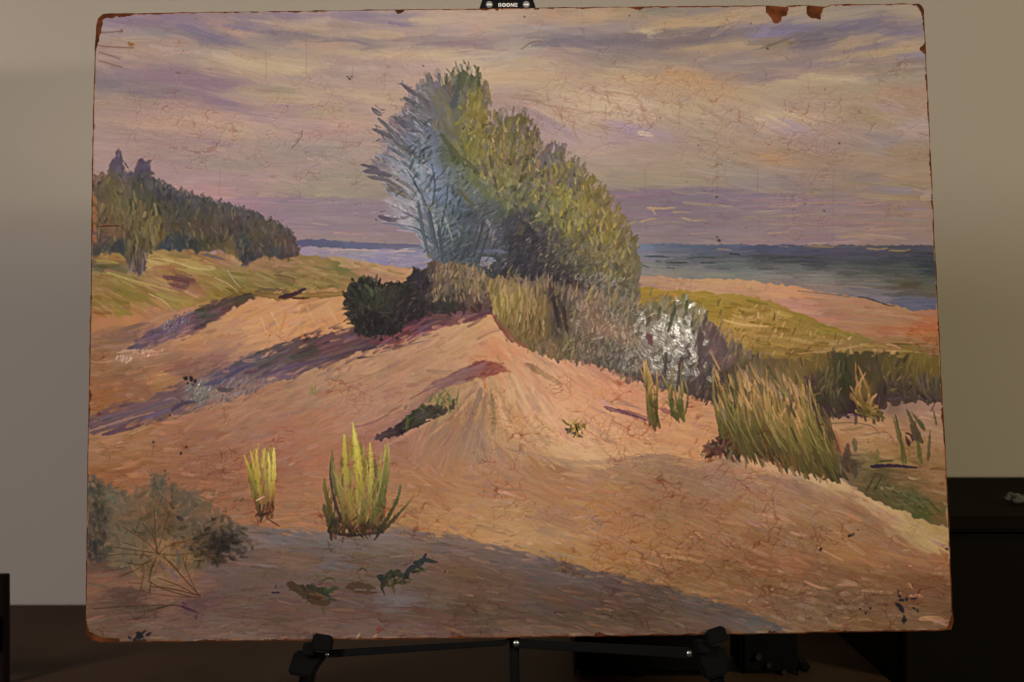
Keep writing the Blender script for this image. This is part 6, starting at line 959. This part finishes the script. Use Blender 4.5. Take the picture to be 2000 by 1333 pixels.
R3 = nt.nodes.new('ShaderNodeMapRange'); R3.inputs[3].default_value = .14; R3.inputs[4].default_value = .30; nt.links.new(A2.outputs['Fac'], R3.inputs[0]); nt.links.new(R3.outputs[0], bp.inputs['Strength'])
nt.links.new(tc.outputs['Object'], n1.inputs['Vector']); nt.links.new(n1.outputs[0], bp.inputs['Height']); nt.links.new(bp.outputs[0], B.inputs['Normal'])
film = link('paint_layer', me, m, painting); film.matrix_parent_inverse = DOWN

# ---------------------------------------------------------------- the easel, in the board's own frame (x right, y up along the board, z out of it)
easel = bpy.data.objects.new('display_easel', None); COL.objects.link(easel)
base = PM @ Vector((0, -BH / 2, -.03)); foot = Vector((base.x, base.y + .06, 0)); easel.location = foot
tag(easel, 'black metal display easel holding the painting by top clamp and two holders', 'easel')
bpy.context.view_layer.update()
EI = easel.matrix_world.inverted() @ PM
def e(o, par=None):
    if par is None: o.parent = easel; o.matrix_parent_inverse = EI
    else: o.parent = par; o.matrix_parent_inverse = Matrix.Identity(4)
    return o
def B2(txt): return [toboard(float(q.split()[0]), float(q.split()[1])) for q in txt.split(',')]
# top clamp: a tapered plate standing behind the upper edge
clamp = e(prism('top_clamp', B2('951 -30,1035 -30,1052 24,934 25'), -.0125, -.0062, M_BLACK, None, .0006))
for px in (957, 1029.5):
    x, y = toboard(px, 5.5); bm = bmesh.new(); bmesh.ops.create_uvsphere(bm, u_segments=24, v_segments=14, radius=.0036)
    bmesh.ops.transform(bm, matrix=Matrix.Translation((x, y, -.0064)) @ Matrix.Diagonal((1, 1, .7, 1)), verts=bm.verts)
    e(link('rivet', mesh_of(bm, 'rivet', True), M_RIVET), clamp)
# the maker's word in stencil letters: thin strokes as little bars and rings
def letter_mesh(ch, x0, y0, w, h):
    bm = bmesh.new(); t = h * .24
    def bar(xa, ya, xb, yb):
        vs = [bm.verts.new((x0 + a * w, y0 + b * h, -.0058)) for a, b in ((xa, ya), (xb, ya), (xb, yb), (xa, yb))]; bm.faces.new(vs)
    def arc(cx, cy, rx, ry, a0, a1, n=14, th=.30):
        for i in range(n):
            A, Bq = math.radians(a0 + (a1 - a0) * i / n), math.radians(a0 + (a1 - a0) * (i + 1) / n); vs = []
            for ang, k in ((A, 1), (Bq, 1), (Bq, 1 - th / rx), (A, 1 - th / rx)):
                vs.append(bm.verts.new((x0 + (cx + rx * k * math.cos(ang)) * w, y0 + (cy + (ry - (1 - k) * rx * w / h) * math.sin(ang)) * h, -.0058)))
            bm.faces.new(vs)
    def slant(xa, ya, xb, yb, d):
        vs = [bm.verts.new((x0 + a * w, y0 + b * h, -.0058)) for a, b in ((xa, ya), (xa + d, ya), (xb + d, yb), (xb, yb))]; bm.faces.new(vs)
    if ch == 'B':
        bar(0, 0, .22, 1); bar(.34, .82, .66, 1); bar(.34, .42, .66, .6); bar(.34, 0, .66, .18); arc(.62, .76, .34, .26, -80, 80, 8, .24); arc(.62, .26, .38, .27, -80, 80, 8, .24)
    elif ch == 'O': arc(.5, .5, .56, .52, 0, 360, 26, .26)
    elif ch == 'N': bar(0, 0, .22, .82); bar(.78, .18, 1, 1); slant(.72, 0, 0, 1, .28)
    elif ch == 'E': bar(0, 0, .22, 1); bar(.34, .8, 1, 1); bar(.34, .4, .92, .6); bar(.34, 0, 1, .2)
    me = bpy.data.meshes.new('lettering'); bm.to_mesh(me); bm.free(); return me
for ch, a, b in (('B', 975, 981), ('O', 982.6, 989.2), ('O', 990.6, 997.4), ('N', 999, 1005), ('E', 1006.4, 1012.2)):
    (xa, yb), (xb, _), (_, ya) = toboard(a, 10.0), toboard(b, 10.0), toboard(a, 3.0)
    e(link('letter', letter_mesh(ch, xa, yb, xb - xa, ya - yb), M_INK), clamp)
# mast behind the board, down to the floor
def bw(x, y, z): return PM @ Vector((x, y, z))
def wtube(name, a, b, ra, rb, mat): 
    o = tube(name, a, b, ra, rb, mat, None); o.parent = easel; o.matrix_parent_inverse = easel.matrix_world.inverted(); return o
xm, ym = toboard(1003, 1255)
e(box('mast', (xm - .0046, -BH / 2 - .16, -.024), (xm + .0046, BH / 2 + .03, -.0145), M_BLACK, None, .0012))
# the two arms that carry the holders
la = B2('632 1270,985 1250,994 1244,1000 1247,985 1262,634 1286'); ra = B2('1000 1248,1345 1266,1356 1270,1356 1284,1345 1287,1004 1266')
arm_l = e(prism('arm', la, -.012, -.0060, M_BLACK, None, .0006)); arm_r = e(prism('arm', ra, -.0118, -.0058, M_BLACK, None, .0006))
for arm, px, py, r in ((arm_l, 636, 1279.5, .0019), (arm_r, 1346.5, 1277, .0034), (arm_r, 1006.5, 1257, .0032)):
    x, y = toboard(px, py); bm = bmesh.new(); bmesh.ops.create_uvsphere(bm, u_segments=20, v_segments=12, radius=r)
    bmesh.ops.transform(bm, matrix=Matrix.Translation((x, y, -.0058)) @ Matrix.Diagonal((1, 1, .55, 1)), verts=bm.verts)
    e(link('screw', mesh_of(bm, 'screw', True), M_STEEL), arm)
# holders: a lip in front of the board, a shelf under it, a socket on the leg
for lip, shelf, sock in (('613 1236,648 1241.5,652 1246,647 1276,606 1269,608 1262', '592 1256,612 1254,612 1280,588 1280', '572 1271,600 1273,634 1276,632 1284,612 1310,606 1326,557 1318'),
                         ('1374 1232,1407 1221,1412 1224,1418.5 1251,1383 1262,1377 1258', '1358 1250,1384 1252,1384 1276,1362 1276', '1360 1266,1388 1262,1412 1262,1422 1290,1424 1318,1380 1330,1368 1300')):
    h = e(prism('holder', B2(sock), -.034, -.008, M_PLASTIC, None, .002))
    e(prism('lip', B2(lip), .0045, .0105, M_PLASTIC, None, .0016), h)
    e(prism('shelf', B2(shelf), -.030, .0046, M_PLASTIC, None, .001), h)
# legs: two in front splayed, one at the back, all with rubber feet
bl, br = toboard(596, 1320), toboard(1402, 1325)
for (x, y), fx in ((bl, -.42), (br, .40)):
    p = bw(x, y, -.02); d = Vector((fx, p.y + .03, .012))
    lg = wtube('leg', p, d, .0075, .0065, M_BLACK)
    f = tube('rubber_foot', d + (p - d).normalized() * .03, (d.x, d.y, 0), .0095, .0105, M_PLASTIC, lg); f.matrix_parent_inverse = easel.matrix_world.inverted()
p = bw(xm, -BH / 2 - .15, -.019); d = Vector((p.x, p.y + .16, .012)); lg = wtube('leg', p, d, .0065, .0065, M_BLACK)
f = tube('rubber_foot', d + (p - d).normalized() * .03, (d.x, d.y, 0), .0095, .0105, M_PLASTIC, lg); f.matrix_parent_inverse = easel.matrix_world.inverted()
